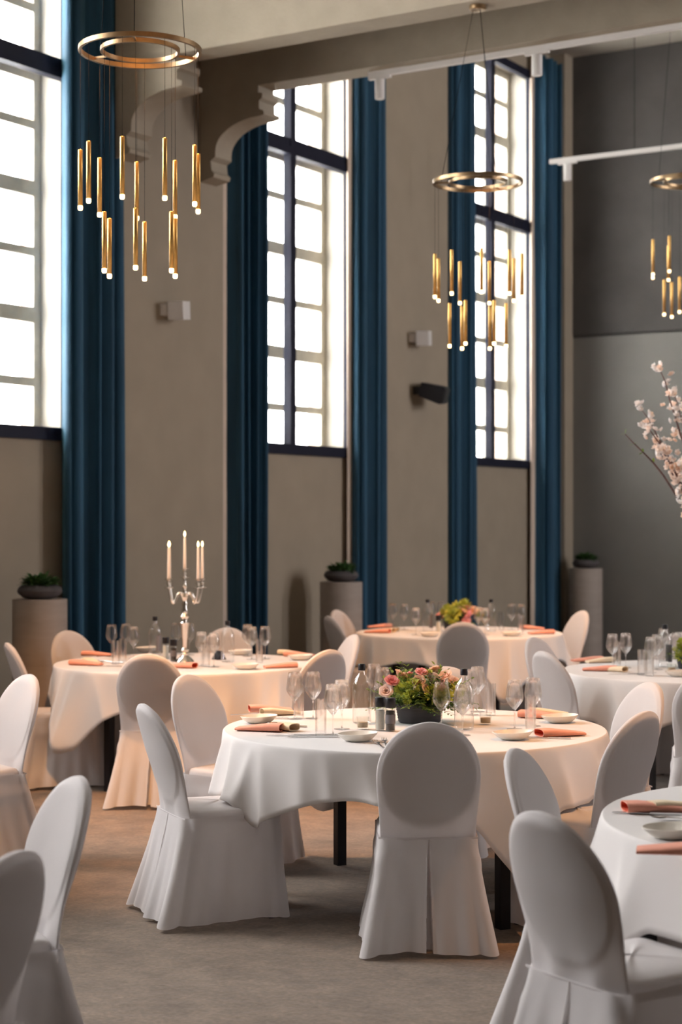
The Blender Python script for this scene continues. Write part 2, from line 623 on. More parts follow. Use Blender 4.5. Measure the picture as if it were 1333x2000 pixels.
def arc(x0, z0, x1, z1, n=10):
    """quarter sweep from a steep start at (x0, z0) to a flat end at (x1, z1)"""
    return [(x1 - (x1 - x0) * cos(pi / 2 * i / n), z0 + (z1 - z0) * sin(pi / 2 * i / n)) for i in range(1, n + 1)]


def beam(y0, y1, n):
    p = [(0, 4.60), (0.14, 4.63), (0.15, 4.66), (0.12, 4.69), (0.11, 4.77), (0.16, 4.80), (0.16, 4.85)]
    p += arc(0.16, 4.85, 0.60, 5.09)
    p += [(0.66, 5.10), (0.66, 5.13), (0.61, 5.15), (0.61, 5.22), (0.64, 5.24), (0.64, 5.28), (0.60, 5.29), (0.60, ZS)]
    p += [(0.60, ZC), (0, ZC)]
    b = bpy.data.objects.new('trim_%d' % n, None)
    COL.objects.link(b)
    structure(b)
    b.location = (XW, (y0 + y1) / 2, ZS)
    MB().prism([(a, z - ZS) for a, z in p], -(y1 - y0) / 2, (y1 - y0) / 2).build('bracket', M_BEAM, b, auto=0.5)
    MB().box((0.60, -(y1 - y0) / 2, 0), (XR - XW, (y1 - y0) / 2, ZC - ZS)).build('beam', M_BEAM, b, smooth=False)
    return b


beam(10.78, 11.05, 1)
beam(11.92, 12.16, 2)

# ------------------------------------------------------------------ curtains


def curtain(label, y0, y1, x=-8.87, seed=0, lining=0.07, top=7.3, folds=4.0, lw=0.02):
    rnd = random.Random(seed)
    t = thing('curtain', label, 'curtain', (x, (y0 + y1) / 2, 0.02), group='floor-length teal curtains')
    w = y1 - y0
    n = 72
    ph = rnd.random() * 6
    rows = []
    for j in range(15):
        z = (top - 0.02) * j / 14
        fl = 1 - 0.10 * math.exp(-z / 0.7) * 0
        row = []
        for i in range(n + 1):
            s = i / n
            a = 0.080 * sin(2 * pi * folds * s + ph + 0.5 * sin(9 * s)) + 0.02 * sin(2 * pi * folds * 2.3 * s + 2 * ph + 0.06 * z)
            a += 0.012 * sin(2 * pi * 1.3 * s + z * 0.35 + ph)
            e = min(s, 1 - s) / 0.05
            y = (s - 0.5) * w * (1 + 0.04 * sin(z * 0.5 + ph)) + 0.018 * sin(4 * pi * folds * s + ph)
            xx = a - (0.05 * (1 - e) ** 2 if e < 1 else 0)
            row.append((xx, y, z))
        rows.append(row)
    m = MB().grid(rows)
    o = m.build('drape', M_CURTAIN, t, auto=None)
    md = o.modifiers.new('thickness', 'SOLIDIFY')
    md.thickness = 0.006
    if lining:
        rows = [[(-0.06 + 0.02 * sin(3.1 * k + 0.2 * z), -w / 2 - lining + k * (lining + 0.1) / 5, z) for k in range(6)] for z in [(top - 0.02) * j / 8 for j in range(9)]]
        l = MB().grid(rows).build('lining', M_LINING, t, auto=None)
        l['label'] = 'cream lining at the turned back edge'
        md = l.modifiers.new('thickness', 'SOLIDIFY')
        md.thickness = 0.006
    return t


curtain('teal velvet curtain behind the candelabra table, full height to the picture top', 10.20, 10.93, x=-8.80, seed=1, lining=0, folds=4.6)
curtain('narrow teal curtain under the curved bracket, before the middle window', 12.56, 12.98, seed=2, lining=0.10, folds=3.4)
curtain('teal curtain after the middle window, behind the grey plinth and chairs', 14.62, 15.27, x=-8.84, seed=3, lining=0.05, folds=4.3)
curtain('teal curtain in front of the far window, behind the middle chandelier', 16.68, 17.22, seed=4, lining=0.05, folds=3.6)
curtain('teal curtain in the far corner, between the last window and the end wall', 18.86, 19.45, x=-8.84, seed=5, lining=0.06, folds=4.0)

# ------------------------------------------------------------------ chandeliers


def chandelier(label, x, d, zr, off_out, off_in, top, rot_spoke=0.0, canopy_xy=None):
    p = W(x, d, zr)
    t = thing('chandelier', label, 'chandelier', p, AZ, group='brass ring chandeliers')
    Ro, Ri = 0.312, 0.20
    MB().ring(Ro, 0.008, 0.024, 80).build('outer_ring', M_BRONZE, t, auto=0.6)
    MB().ring(Ri, 0.007, 0.022, 64).build('inner_ring', M_BRONZE, t, auto=0.6)
    sp = []
    for k in range(3):
        a = R_(-90 + 120 * k + rot_spoke)
        Mr = Matrix.Rotation(a, 4, 'Z')
        MB().box((Ri - 0.006, -0.005, -0.006), (Ro + 0.006, 0.005, 0.006), Mr).build('spoke', M_BRONZE, t, smooth=False)
        sp.append((0.26 * cos(a), 0.26 * sin(a), 0.008))
    h = top - zr
    for s in sp:
        MB().tube([s, (s[0] * 0.12, s[1] * 0.12, h - 0.02)], 0.0019, 6).build('suspension_cable', M_CABLE, t)
    MB().lathe([(0.0, h - 0.035), (0.055, h - 0.033), (0.06, h - 0.028), (0.06, h)], 24).build('canopy', M_BRONZE, t)
    Lr = 0.292
    rod = MB().lathe([(0.0105, 0), (0.012, -0.004), (0.012, -Lr), (0.0095, -Lr)], 14).mesh('pendant_rod', M_BRASS)
    tip = MB().lathe([(0.0095, -Lr), (0.0125, -Lr - 0.002), (0.0125, -Lr - 0.019), (0.009, -Lr - 0.024), (0.003, -Lr - 0.025)], 14).mesh('tip', M_TIP)
    for n, Rr, off, zt in ((9, Ro, off_out, -0.515), (6, Ri, off_in, -0.856)):
        cord = MB().tube([(0, 0, 0), (0, 0, -zt)], 0.0011, 5).mesh('cord', M_CABLE)
        for k in range(n):
            a = R_(off + 360 / n * k)
            o = obj_of(rod, 'pendant_rod', t)
            o.location = (Rr * cos(a), Rr * sin(a), zt)
            obj_of(tip, 'tip', o)
            obj_of(cord, 'cord', o)
    return t


def side(px, d):
    return (px - 666.5) * d / FPX


chandelier('large brass ring chandelier hanging nearest, in front of the curved bracket', side(274, 8.97), 8.97, 4.15, 20, 30, ZC)
chandelier('brass ring chandelier hung under the beam, before the far window', side(934, 12.2), 12.2, 4.10, 30, 0, ZS, rot_spoke=25)
chandelier('brass ring chandelier half out of frame, before the grey end wall', side(1343, 15.0), 15.0, 4.66, 30, 0, ZC, rot_spoke=40)

# ------------------------------------------------------------------ wall and ceiling fittings


def track(label, x0, x1, y, z, heads, drop=0.0):
    t = thing('lighting_track', label, 'track light', (x0, y, z))
    MB().box((0, -0.02, -0.022), (x1 - x0, 0.02, 0.022)).build('rail', M_WHITE, t, smooth=False)
    if drop:
        for k in range(5):
            MB().tube([(0.9 + k * 2.0, 0, 0.02), (0.9 + k * 2.0, 0, drop)], 0.003, 6).build('hanger_wire', M_CABLE, t)
    for hx in heads:
        h = thing_part('spot_head', t, (hx - x0, 0, -0.022))
        MB().box((-0.10, -0.017, -0.02), (0.10, 0.017, 0)).build('adapter', M_WHITE, h, smooth=False)
        MB().lathe([(0.036, -0.185), (0.04, -0.18), (0.04, -0.025), (0.012, -0.02)], 20).build('spot_cylinder', M_WHITE, h)
    return t


def thing_part(name, parent, loc=(0, 0, 0), rz=0.0):
    o = bpy.data.objects.new(name, None)
    o.empty_display_size = 0.05
    COL.objects.link(o)
    o.parent = parent
    o.location = loc
    o.rotation_euler = (0, 0, rz)
    return o


track('white track with spotlights fixed along the underside of the beam', -7.15, XR - 0.3, 12.06, ZS - 0.022, [-7.05, -5.65])
track('white suspended track with one spotlight, hanging before the grey end wall', -7.26, XR - 0.3, 15.8, 5.30, [-7.07], drop=ZC - 5.30)

t = thing('wall_lamp', 'white box lamp on the wall between the two curtains, above the candelabra', 'wall lamp', (XW, 11.40, 3.45))
MB().box((0, -0.035, -0.045), (0.07, 0.035, 0.045)).build('mounting', M_WHITE, t, smooth=False)
Mr = Matrix.Translation((0.13, 0.05, -0.005)) @ Matrix.Rotation(R_(20), 4, 'Z') @ Matrix.Rotation(R_(6), 4, 'X')
MB().box((-0.065, -0.105, -0.075), (0.065, 0.105, 0.075), Mr).build('box_shade', M_WHITE, t, smooth=False)
t = thing('wall_lamp', 'white box lamp on the narrow pier, just above the black speaker', 'wall lamp', (XW, 15.60, 3.60))
MB().box((0, -0.035, -0.045), (0.07, 0.035, 0.045)).build('mounting', M_WHITE, t, smooth=False)
MB().box((-0.065, -0.105, -0.075), (0.065, 0.105, 0.075), Mr).build('box_shade', M_WHITE, t, smooth=False)
t = thing('wall_speaker', 'black wedge shaped speaker on the pier under the white lamp', 'speaker', (XW, 15.68, 3.06))
MB().box((0, -0.03, -0.04), (0.10, 0.03, 0.04)).build('mounting', M_BLACK, t, smooth=False)
Ms = Matrix.Translation((0.20, 0.06, -0.03)) @ Matrix.Rotation(R_(14), 4, 'Y') @ Matrix.Rotation(R_(18), 4, 'Z')
MB().prism([(-0.13, -0.06), (0.10, -0.095), (0.13, -0.08), (0.13, 0.075), (0.11, 0.09), (-0.13, 0.085)], -0.13, 0.13, lambda a, b, y: Ms @ Vector((a, y, b))).build('cabinet', M_BLACK, t, smooth=False)
MB().prism([(0.131, -0.075), (0.138, -0.07), (0.138, 0.065), (0.131, 0.07)], -0.115, 0.115, lambda a, b, y: Ms @ Vector((a, y, b))).build('speaker_cloth', M_BLACK, t, smooth=False)

# ------------------------------------------------------------------ plinths and planted bowls


def leaf(m, base, dirv, L, w, curl=0.3, up=Vector((0, 0, 1))):
    d = Vector(dirv).normalized()
    s = d.cross(up)
    if s.length < 0.05:
        s = d.cross(Vector((1, 0, 0)))
    s.normalize()
    n = s.cross(d)
    b = Vector(base)
    p = [b, b + d * L * 0.35 + s * w * 0.5 + n * curl * L * 0.10, b + d * L * 0.35 - s * w * 0.5 + n * curl * L * 0.10,
         b + d * L * 0.40 + n * curl * L * 0.02, b + d * L * 0.75 + s * w * 0.36 - n * curl * L * 0.05, b + d * L * 0.75 - s * w * 0.36 - n * curl * L * 0.05,
         b + d * L * 0.76 - n * curl * L * 0.12, b + d * L - n * curl * L * 0.4]
    m.add(p, ((0, 1, 3), (0, 3, 2), (1, 4, 6, 3), (3, 6, 5, 2), (4, 7, 6), (6, 7, 5)))


def plinth(y, label1, label2, x=-8.50, h=1.13, seed=0):
    rnd = random.Random(seed)
    t = thing('plinth', label1, 'plinth', (x, y, 0), group='round taupe plinths')
    MB().lathe([(0.19, 0), (0.198, 0.006), (0.20, 0.02), (0.20, h - 0.004), (0.198, h - 0.001)], 48).build('column', M_PLINTH, t)
    MB().lathe([(0.194, h - 0.001), (0.196, h), (0.19, h + 0.001)], 48).build('top_plate', M_PLINTH, t)
    b = thing('planted_bowl', label2, 'planter', (x, y, h + 0.001), group='stone bowls with green plants')
    MB().lathe([(0.08, 0), (0.125, 0.012), (0.158, 0.04), (0.165, 0.06), (0.155, 0.085), (0.128, 0.102), (0.112, 0.104), (0.105, 0.098), (0.10, 0.08), (0.04, 0.075)], 40).build('bowl', M_STONE, b)
    m = MB()
    for k in range(230):
        a = rnd.random() * 2 * pi
        r = 0.105 * math.sqrt(rnd.random())
        e = rnd.uniform(0.1, 1.2)
        leaf(m, (r * cos(a), r * sin(a), rnd.uniform(0.09, 0.165 - r * 0.45)), (cos(a) * cos(e), sin(a) * cos(e), sin(e)), rnd.uniform(0.045, 0.085), rnd.uniform(0.025, 0.045), rnd.uniform(0.2, 1))
    f = m.build('foliage', M_LEAFD, b)
    f['kind'] = 'stuff'


plinth(9.60, 'round taupe plinth by the first window, behind the candelabra table', 'low dark stone bowl of green leaves beside the first curtain', seed=3)
plinth(13.82, 'round taupe plinth under the middle window', 'dark stone bowl of green leaves under the middle window', seed=4)
plinth(19.36, 'round taupe plinth in the far corner by the end wall', 'dark stone bowl of green leaves in the far corner by the end wall', x=-8.42, seed=5)

# ------------------------------------------------------------------ tables and cloths
TOP = 0.755
TAB = {  # side, depth, cloth corner angle (camera frame)
    'T1': (0.335, 7.86, -63), 'T2': (-1.03, 11.46, -140), 'T3': (1.0, 14.6, -75), 'T4': (2.27, 10.85, -142), 'T5': (1.70, 5.42, -148),
    'T7': (-1.95, 4.62, -60), 'T8': (-2.60, 7.95, -60)}
TLAB = {
    'T1': ('round banquet table on black square legs, under the middle white cloth', 'white linen cloth on the sharp middle table, draped over its black legs'),
    'T2': ('round banquet table carrying the silver candelabra', 'white linen cloth on the candelabra table'),
    'T3': ('round banquet table farthest back, under the far windows', 'white linen cloth on the back table with the pink flowers'),
    'T4': ('round banquet table under the blossom branches', 'white linen cloth on the table with the blossom branches'),
    'T5': ('round banquet table cut by the lower corner of the photo, behind the blurred chair', 'white linen cloth on the table cut by the lower corner, with a blurred napkin'),
    'T7': ('round banquet table out of frame beside the dark blurred chair', 'white linen cloth out of frame beside the dark blurred chair'),
    'T8': ('round banquet table out of frame behind the first white chair', 'white linen cloth out of frame behind the first white chair')}
RT = 0.862
CHAIR_AT = {k: [] for k in TAB}


# legs stand in the gaps between the chairs (degrees in the camera frame)
LEGS = {'T1': (-63, -3, 117, 177), 'T2': (-125, -72, 48, 110), 'T3': (-137, -35, 60, 112), 'T4': (-125, 178, 90, 20), 'T5': (185, 118, -60, 20), 'T7': (-75, 55, 120, 190), 'T8': (-20, 90, 160, 250)}


def make_table(key):
    x, d, ca = TAB[key]
    t = thing('banquet_table', TLAB[key][0], 'table', W(x, d), AZ + R_(ca), group='round banquet tables')
    MB().lathe([(RT - 0.014, TOP - 0.032), (RT - 0.006, TOP - 0.026), (RT - 0.006, TOP - 0.008), (RT - 0.014, TOP - 0.004)], 72).build('tabletop', M_WOOD, t)
    for q in LEGS[key]:
        a = R_(q - ca)
        Ml = Matrix.Rotation(a, 4, 'Z')
        MB().box((0.725, -0.024, 0.0), (0.773, 0.024, TOP - 0.032), Ml).build('leg', M_BLACK, t, smooth=False)


def make_cloth(key, seed):
    x, d, ca = TAB[key]
    rnd = random.Random(seed)
    side_ = 2.13
    ph = [rnd.random() * 2 * pi for _ in range(8)]
    nt = 480
    rows = []
    inner = [0.03, 0.25, 0.5, 0.7, 0.85, 0.94, 0.985, 0.996]
    for f in inner:
        rows.append([(RT * f * cos(2 * pi * k / nt), RT * f * sin(2 * pi * k / nt), TOP) for k in range(nt)])
    hang = [0, 0.006, 0.014, 0.026, 0.045, 0.075, 0.12, 0.18, 0.25, 0.33, 0.42, 0.52, 0.62, 0.72, 0.82, 0.91, 1.0]
    info = []
    for k in range(nt):
        th = 2 * pi * k / nt              # measured from the corner direction
        u = th - R_(45)
        rh = side_ / 2 / max(abs(cos(u)), abs(sin(u)))
        rh = RT + min(rh - RT, 0.50 + 0.05 * math.tanh((rh - RT - 0.5) * 6))
        for ang, lim in CHAIR_AT[key]:
            da = (th - R_(ang - ca) + pi) % (2 * pi) - pi
            wgt = max(0.0, min(1.0, 1.45 - abs(da) / R_(15)))
            wgt = wgt * wgt * (3 - 2 * wgt)
            rh = min(rh, rh * (1 - wgt) + (RT + lim) * wgt)
        info.append((th, rh))
    ridges = []
    for q in range(4):
        for off, A, wd_ in ((-31, 0.030, 3.0), (-17, 0.050, 3.0), (-6, 0.060, 2.6), (6, 0.060, 2.6), (16, 0.052, 3.2), (29, 0.040, 3.4), (38, 0.026, 2.4), (46, 0.036, 3.0)):
            ridges.append((R_(90 * q + off + rnd.uniform(-4, 4)), A * rnd.uniform(0.6, 1.25), R_(wd_ * rnd.uniform(0.8, 1.5)), R_(rnd.uniform(-9, 9) + off * 0.25)))
    for s in hang:
        row = []
        for th, rh in info:
            h = s * (rh - RT)
            g = max(0.0, h - 0.012) / 0.34
            g = min(1.25, g ** 0.85) if g > 0 else 0.0
            o = 0.010 * (1 - math.exp(-h / 0.006)) + 0.05 * h
            tw = 0.0
            for c0, A, w0, dr in ridges:
                da = (th - c0 - dr * g + pi) % (2 * pi) - pi
                if abs(da) < 0.5:
                    e = math.exp(-(math.sqrt(da * da + 0.0006) - 0.0245) / (w0 * (0.75 + 0.5 * g)))
                    o += A * g * e
                    tw += 0.35 * A * g * e * math.sin(dr * 40)
            z = TOP - max(0.0, h - 0.004) * 0.985
            t2 = th + tw / RT
            row.append(((RT + o) * cos(t2), (RT + o) * sin(t2), z))
        rows.append(row)
    m = MB().grid(rows, wrap=True)
    m.f.append(tuple(range(nt - 1, -1, -1)))
    me = m.mesh('tablecloth', M_CLOTH)
    o = obj_of(me, 'tablecloth')
    o.location = W(x, d)
    o.rotation_euler = (0, 0, AZ + R_(ca))
    md = o.modifiers.new('thickness', 'SOLIDIFY')
    md.thickness = 0.0025
    md.offset = 1
    tag(o, TLAB[key][1], 'tablecloth', 'white tablecloths')
    return o


# ------------------------------------------------------------------ covered chairs


def half_w(z):
    """half width of the cover at height z: stadium above, waist, top arch"""
    if z > 0.70:
        u = (z - 0.70) / 0.222
        return 0.206 * math.sqrt(max(0.0, 1 - u ** 2.0))
    if z > 0.46:
        u = (0.70 - z) / 0.24
        return 0.206 - 0.016 * (u * u * (3 - 2 * u))
    return 0.19


def lean(z):
    u = (z - 0.44) / 0.48
    return -0.214 - 0.128 * max(0, u) ** 1.35


def chair_meshes(seed):
    rnd = random.Random(seed)
    ph = [rnd.random() * 6.28 for _ in range(10)]
    # backrest: rounded slab
    rows = []
    n = 96
    zs = [0.442 + 0.0125 * q for q in range(22)] + [0.725, 0.745, 0.77, 0.80, 0.83, 0.855, 0.875, 0.887, 0.897, 0.905, 0.911, 0.916, 0.919, 0.9212, 0.9218]
    for z in zs:
        w = half_w(z)
        # thickness grows over the padded oval
        tk = 0.011 + 0.012 * max(0.0, min(1.0, (z - 0.54) / 0.16))
        tk *= min(1.0, 0.25 + 0.75 * math.sqrt(max(0, (0.9225 - z)) / 0.035)) if z > 0.885 else 1
        row = []
        for k in range(n):
            a = 2 * pi * k / n
            cx, sy = cos(a), sin(a)
            x = w * math.copysign(abs(cx) ** 0.55, cx)
            y = tk * math.copysign(abs(sy) ** 0.75, sy)
            # round padded board pressing through the cover, front and back
            rr = math.hypot(x / 0.196, (z - 0.70) / 0.212)
            b = max(0.0, min(1.0, (1.0 - rr) / 0.05))
            b = b * b * (3 - 2 * b)
            y += math.copysign(0.004 * b, sy) if abs(sy) > 0.3 else 0
            if z < 0.56:
                y += 0.006 * sin(x * 40 + ph[0]) * (0.56 - z) / 0.12
            row.append((x, y + lean(z) + 0.02 * (x / 0.2) ** 2, z))
        rows.append(row)
    m = MB().grid(rows, wrap=True)
    m.f.append(tuple(range((len(zs) - 1) * n, len(zs) * n)))
    back = m.mesh('backrest', M_CHAIR)
    bd = MB()
    rows_ = []
    for yy in (-0.007, 0.007):
        rows_.append([(0.19 * cos(2 * pi * k / 40), yy + lean(0.70 + 0.205 * sin(2 * pi * k / 40)) + 0.02 * (0.95 * cos(2 * pi * k / 40)) ** 2, 0.70 + 0.205 * sin(2 * pi * k / 40)) for k in range(40)])
    bd.grid(rows_, wrap=True)
    for yy, q in ((-0.007, 0), (0.007, 40)):
        bd.v.append((0, yy + lean(0.70), 0.70))
        bd.f += [(q + k, q + (k + 1) % 40, len(bd.v) - 1) for k in range(40)]
    board = bd.mesh('backrest_board', M_WOOD)
    # seat pad
    rows = []

    def rect(k, n, ax, ay0, ay1, e=0.32):
        a = 2 * pi * k / n
        cx, sy = cos(a), sin(a)
        x = ax * math.copysign(abs(cx) ** e, cx)
        y = math.copysign(abs(sy) ** e, sy)
        return x, (ay1 * y if y > 0 else -ay0 * y)

    n = 64
    for f, z in ((1.0, 0.425), (1.012, 0.445), (1.005, 0.462), (0.975, 0.474), (0.9, 0.480), (0.6, 0.486), (0.25, 0.489), (0.001, 0.489)):
        rows.append([(rect(k, n, 0.194 * f, -0.20 * f, 0.216 * f)[0], rect(k, n, 0.194 * f, -0.20 * f, 0.216 * f)[1], z + 0.003 * sin(k * 0.4 + ph[1]) * (f < 0.99)) for k in range(n)])
    seat = MB().grid(rows, wrap=True).mesh('seat', M_CHAIR)
    # skirt: a loose sleeve from the seat edge to the floor with a box pleat at the back
    NB = 300

    def rrect(q, ax, yb, yf, r):
        """point and outward normal at arc position q (0..1, from the middle of the back) of a rounded rectangle"""
        w, h = 2 * ax - 2 * r, yf - yb - 2 * r
        c = pi * r / 2
        per = 2 * w + 2 * h + 4 * c
        t = (q % 1.0) * per
        segs = ((w / 2, 'b'), (c, 0), (h, 'r'), (c, 1), (w, 'f'), (c, 2), (h, 'l'), (c, 3), (w / 2, 'b2'))
        for L, k in segs:
            if t <= L:
                break
            t -= L
        if k == 'b':
            return Vector((t, yb)), Vector((0, -1)), 0.0
        if k == 'b2':
            return Vector((-w / 2 + t, yb)), Vector((0, -1)), 0.0
        if k == 'f':
            return Vector((w / 2 - t, yf)), Vector((0, 1)), 0.0
        if k == 'r':
            return Vector((ax, yb + r + t)), Vector((1, 0)), 0.0
        if k == 'l':
            return Vector((-ax, yf - r - t)), Vector((-1, 0)), 0.0
        a0 = (-pi / 2, 0, pi / 2, pi)[k]
        a = a0 + t / r
        cx = (ax - r, ax - r, -ax + r, -ax + r)[k]
        cy = (yb + r, yf - r, yf - r, yb + r)[k]
        nn = Vector((cos(a), sin(a)))
        return Vector((cx, cy)) + nn * r, nn, sin(2 * (a - a0)) ** 1.0 * (1.0 if k in (0, 3) else 0.55)

    # denser sampling across the pleat
    qs = [i / NB for i in range(NB)]
    qs = sorted(set([round(q, 5) for q in qs] + [round((k * 0.0009) % 1.0, 5) for k in range(-16, 17)]))
    for j in range(21):
        v = j / 20
        z = 0.452 - 0.432 * v
        fl = v ** 1.2
        if j == 0:
            rows = []
        row = []
        for q in qs:
            ax = 0.199 + 0.058 * fl
            p, nn, cor = rrect(q, ax, -(0.229 + 0.098 * fl), 0.224 + 0.018 * fl, 0.05 + 0.01 * fl)
            a = 2 * pi * q
            f = (0.007 * sin(7 * a + ph[2] + 0.8 * v) + 0.006 * sin(12 * a + ph[3]) + 0.005 * sin(21 * a + ph[4] + v)) * fl
            f += (0.040 if nn.y < 0 else 0.026) * cor * fl
            side_ = abs(nn.x)
            f -= (0.016 + 0.008 * sin(ph[6])) * sin(pi * min(1, v * 1.15)) * side_ * (1 - cor)
            f += 0.006 * side_ * math.exp(-((v - 0.22) / 0.05) ** 2)
            p = p + nn * f
            y = p.y
            if nn.y < -0.5:
                wdt = 0.0025 + 0.011 * v
                g = abs(p.x) / wdt
                if g < 1.0:
                    y += 0.06 * min(1, v * 4)
                elif g < 2.2:
                    y -= 0.004 * min(1, v * 4) * (2.2 - g)
            zz = z - 0.010 * cor * v ** 4 + 0.005 * sin(5 * a + ph[5]) * v ** 3
            row.append((p.x, y, max(zz, 0.005)))
        rows.append(row)
    skirt = MB().grid(rows, wrap=True).mesh('skirt', M_CHAIR, auto=1.0)
    # seam band where back and skirt meet
    rows = []
    for z in (0.4535, 0.450, 0.4465):
        rows.append([(0.197 * (i / 12 - 0.5) * 2, -0.2305 - (0.0015 if z == 0.450 else 0) + 0.012 * ((i / 12 - 0.5) * 2) ** 4, z) for i in range(13)])
    seam = MB().grid(rows).mesh('seam', M_CHAIR)
    return back, seat, skirt, seam, board


CM = [chair_meshes(s) for s in (1, 2, 3)]
LEG = MB().box((-0.012, -0.012, 0), (0.012, 0.012, 0.43)).mesh('leg', M_BLACK, smooth=False)


def chair_proto(i):
    back, seat, skirt, seam, board = CM[i]
    t = thing('covered_chair', '-', 'chair', group='white covered banquet chairs')
    obj_of(board, 'backrest_board', obj_of(back, 'backrest', t))
    obj_of(seat, 'seat', t)
    obj_of(skirt, 'skirt', t)
    obj_of(seam, 'seam', t)
    for sx, sy in ((-0.175, 0.175), (0.175, 0.175), (-0.165, -0.185), (0.165, -0.185)):
        o = obj_of(LEG, 'leg', t)
        o.location = (sx, sy, 0)
    return t


PROTO = [chair_proto(i) for i in range(3)]
used = set()
CH = [  # table, pixel of the top of the back, turn, label
    ('T1', 840, 1410, 0, 'white covered chair seen squarely from behind, at the middle table by the flowers'),
    ('T1', 287, 1375, 0, 'white covered chair seen side on with its whole seat, pulled from the middle table'),
    ('T1', 378, 1317, 6, 'white covered chair behind the side-on chair, facing the middle table'),
    ('T1', 872, 1303, 0, 'white covered chair behind the flower bowl, only its top showing'),
    ('T1', 1268, 1333, 0, 'white covered chair with a bright rim, behind another at the middle table\'s far end'),
    ('T1', 1256, 1389, 0, 'white covered chair at the middle table, overlapping the chair with a bright rim'),
    ('T2', 290, 1277, 0, 'white covered chair seen from behind at the candelabra table, hiding a bottle\'s foot'),
    ('T2', 133, 1232, 0, 'white covered chair between the plinth and the candelabra table'),
    ('T2', 42, 1255, 0, 'white covered chair side on before the plinth, with a warm lit skirt'),
    ('T2', 437, 1228, 0, 'white covered chair behind the bottle and carafe glass of the candelabra table'),
    ('T2', 682, 1240, 0, 'bright white covered chair facing the candelabra table, above the wine glasses'),
    ('T2', 641, 1269, 0, 'shaded white covered chair just before the bright one, behind the wine glasses'),
    ('T3', 905, 1215, 0, 'white covered chair seen squarely from behind at the back table'),
    ('T3', 653, 1203, 0, 'narrow white covered chair beside the middle plinth, before its twin'),
    ('T3', 688, 1192, 0, 'white covered chair against the teal curtain, at the back table'),
    ('T3', 1132, 1193, 0, 'white covered chair with a leaning back, at the back table by the end wall'),
    ('T4', 1068, 1272, 0, 'bright white covered chair behind the middle table\'s wine glasses, before the back table'),
    ('T4', 1046, 1245, 0, 'shaded white covered chair with a bright rim, behind the bright narrow one'),
    ('T4', 1392, 1310, 0, 'white covered chair cut by the photo\'s edge, beside the chair with a bright rim'),
    ('T4', 1330, 1236, 0, 'white covered chair seen through the glasses of the table with the branches'),
    ('T5', 1012, 1463, 0, 'white covered chair with a lit edge, behind the large blurred chair'),
    ('T5', 1062, 1585, 0, 'large blurred white chair at the table cut by the photo\'s corner'),
    ('T7', 146, 1518, 0, 'narrow blurred white chair leaning back, next to the dark blurred one'),
    ('T7', 22, 1663, 0, 'dark shaded blurred chair cut by the photo\'s edge'),
    ('T8', 52, 1318, 0, 'white covered chair turned away at the photo\'s edge, before the warm lit skirt'),
]
for i, (key, px, py, turn, label) in enumerate(CH):
    d = (EYE - 0.92) * FPX / (py - HOR)
    x = side(px, d)
    tx, td, ca = TAB[key]
    v = Vector((tx - x, td - d))
    dist = v.length
    v.normalize()
    cx, cd = x + v.x * 0.325, d + v.y * 0.325
    ang = math.atan2(v.y, v.x) + R_(turn)
    r = (Vector((cx - tx, cd - td))).length
    if r < 0.86 - 0.02:
        cx, cd = tx - v.x * 0.845, td - v.y * 0.845
        r = 0.845
    if r < 1.16:
        CHAIR_AT[key].append((math.degrees(math.atan2(cd - td, cx - tx)), 0.262))
    k = i % 3
    loc = W(cx, cd)
    rz = ang + AZ - pi / 2
    if k in used:
        copy_tree(PROTO[k], loc, rz, label)
    else:
        used.add(k)
        PROTO[k].location = loc
        PROTO[k].rotation_euler = (0, 0, rz)
        PROTO[k]['label'] = label
for i, key in enumerate(TAB):
    make_table(key)
    make_cloth(key, 11 + i * 5)

# ------------------------------------------------------------------ tableware prototypes
ZT = TOP + 0.0035
P = {}


def first_or_copy(kind, make, loc, rz, label, cat, group):
    if kind not in P:
        o = make()
        P[kind] = o
        o.location = loc
        o.rotation_euler = (0, 0, rz)
        tag(o, label, cat, group)
        return o
    return copy_tree(P[kind], loc, rz, label, group)


def mk_wine(h=0.222, bw=0.041):
    t = thing('wine_glass', '-', 'wine glass')
    z0 = h * 0.405
    b = [(0.0045, z0 - 0.004), (0.008, z0), (0.020, z0 + 0.013), (0.034, z0 + 0.032), (0.0402, z0 + 0.046), (bw, z0 + 0.056), (0.0398, z0 + 0.070), (0.0355, h - 0.030), (0.0300, h)]
    prof = b + [(r - 0.0011, z + 0.0005) for r, z in reversed(b[1:])] + [(0.001, z0 + 0.002)]
    MB().lathe(prof, 28, cap=False).build('bowl', M_GLASS, t, auto=None)
    MB().lathe([(0.0038, 0.004), (0.0034, 0.02), (0.0034, z0 - 0.02), (0.0045, z0 - 0.004)], 12).build('stem', M_GLASS, t, auto=None)
    MB().lathe([(0.036, 0), (0.037, 0.001), (0.036, 0.002), (0.012, 0.0035), (0.0038, 0.007)], 28).build('foot', M_GLASS, t, auto=None)
    return t


def mk_tumbler(r=0.026, h=0.155):
    m = MB().lathe([(r * 0.9, 0), (r * 0.96, 0.001), (r, h), (r - 0.0016, h), (r * 0.93 - 0.0012, 0.014), (0.001, 0.013)], 24, cap=False)
    m.f.append(tuple(range(23, -1, -1)))
    return m.build('tumbler', M_GLASS, auto=0.9)


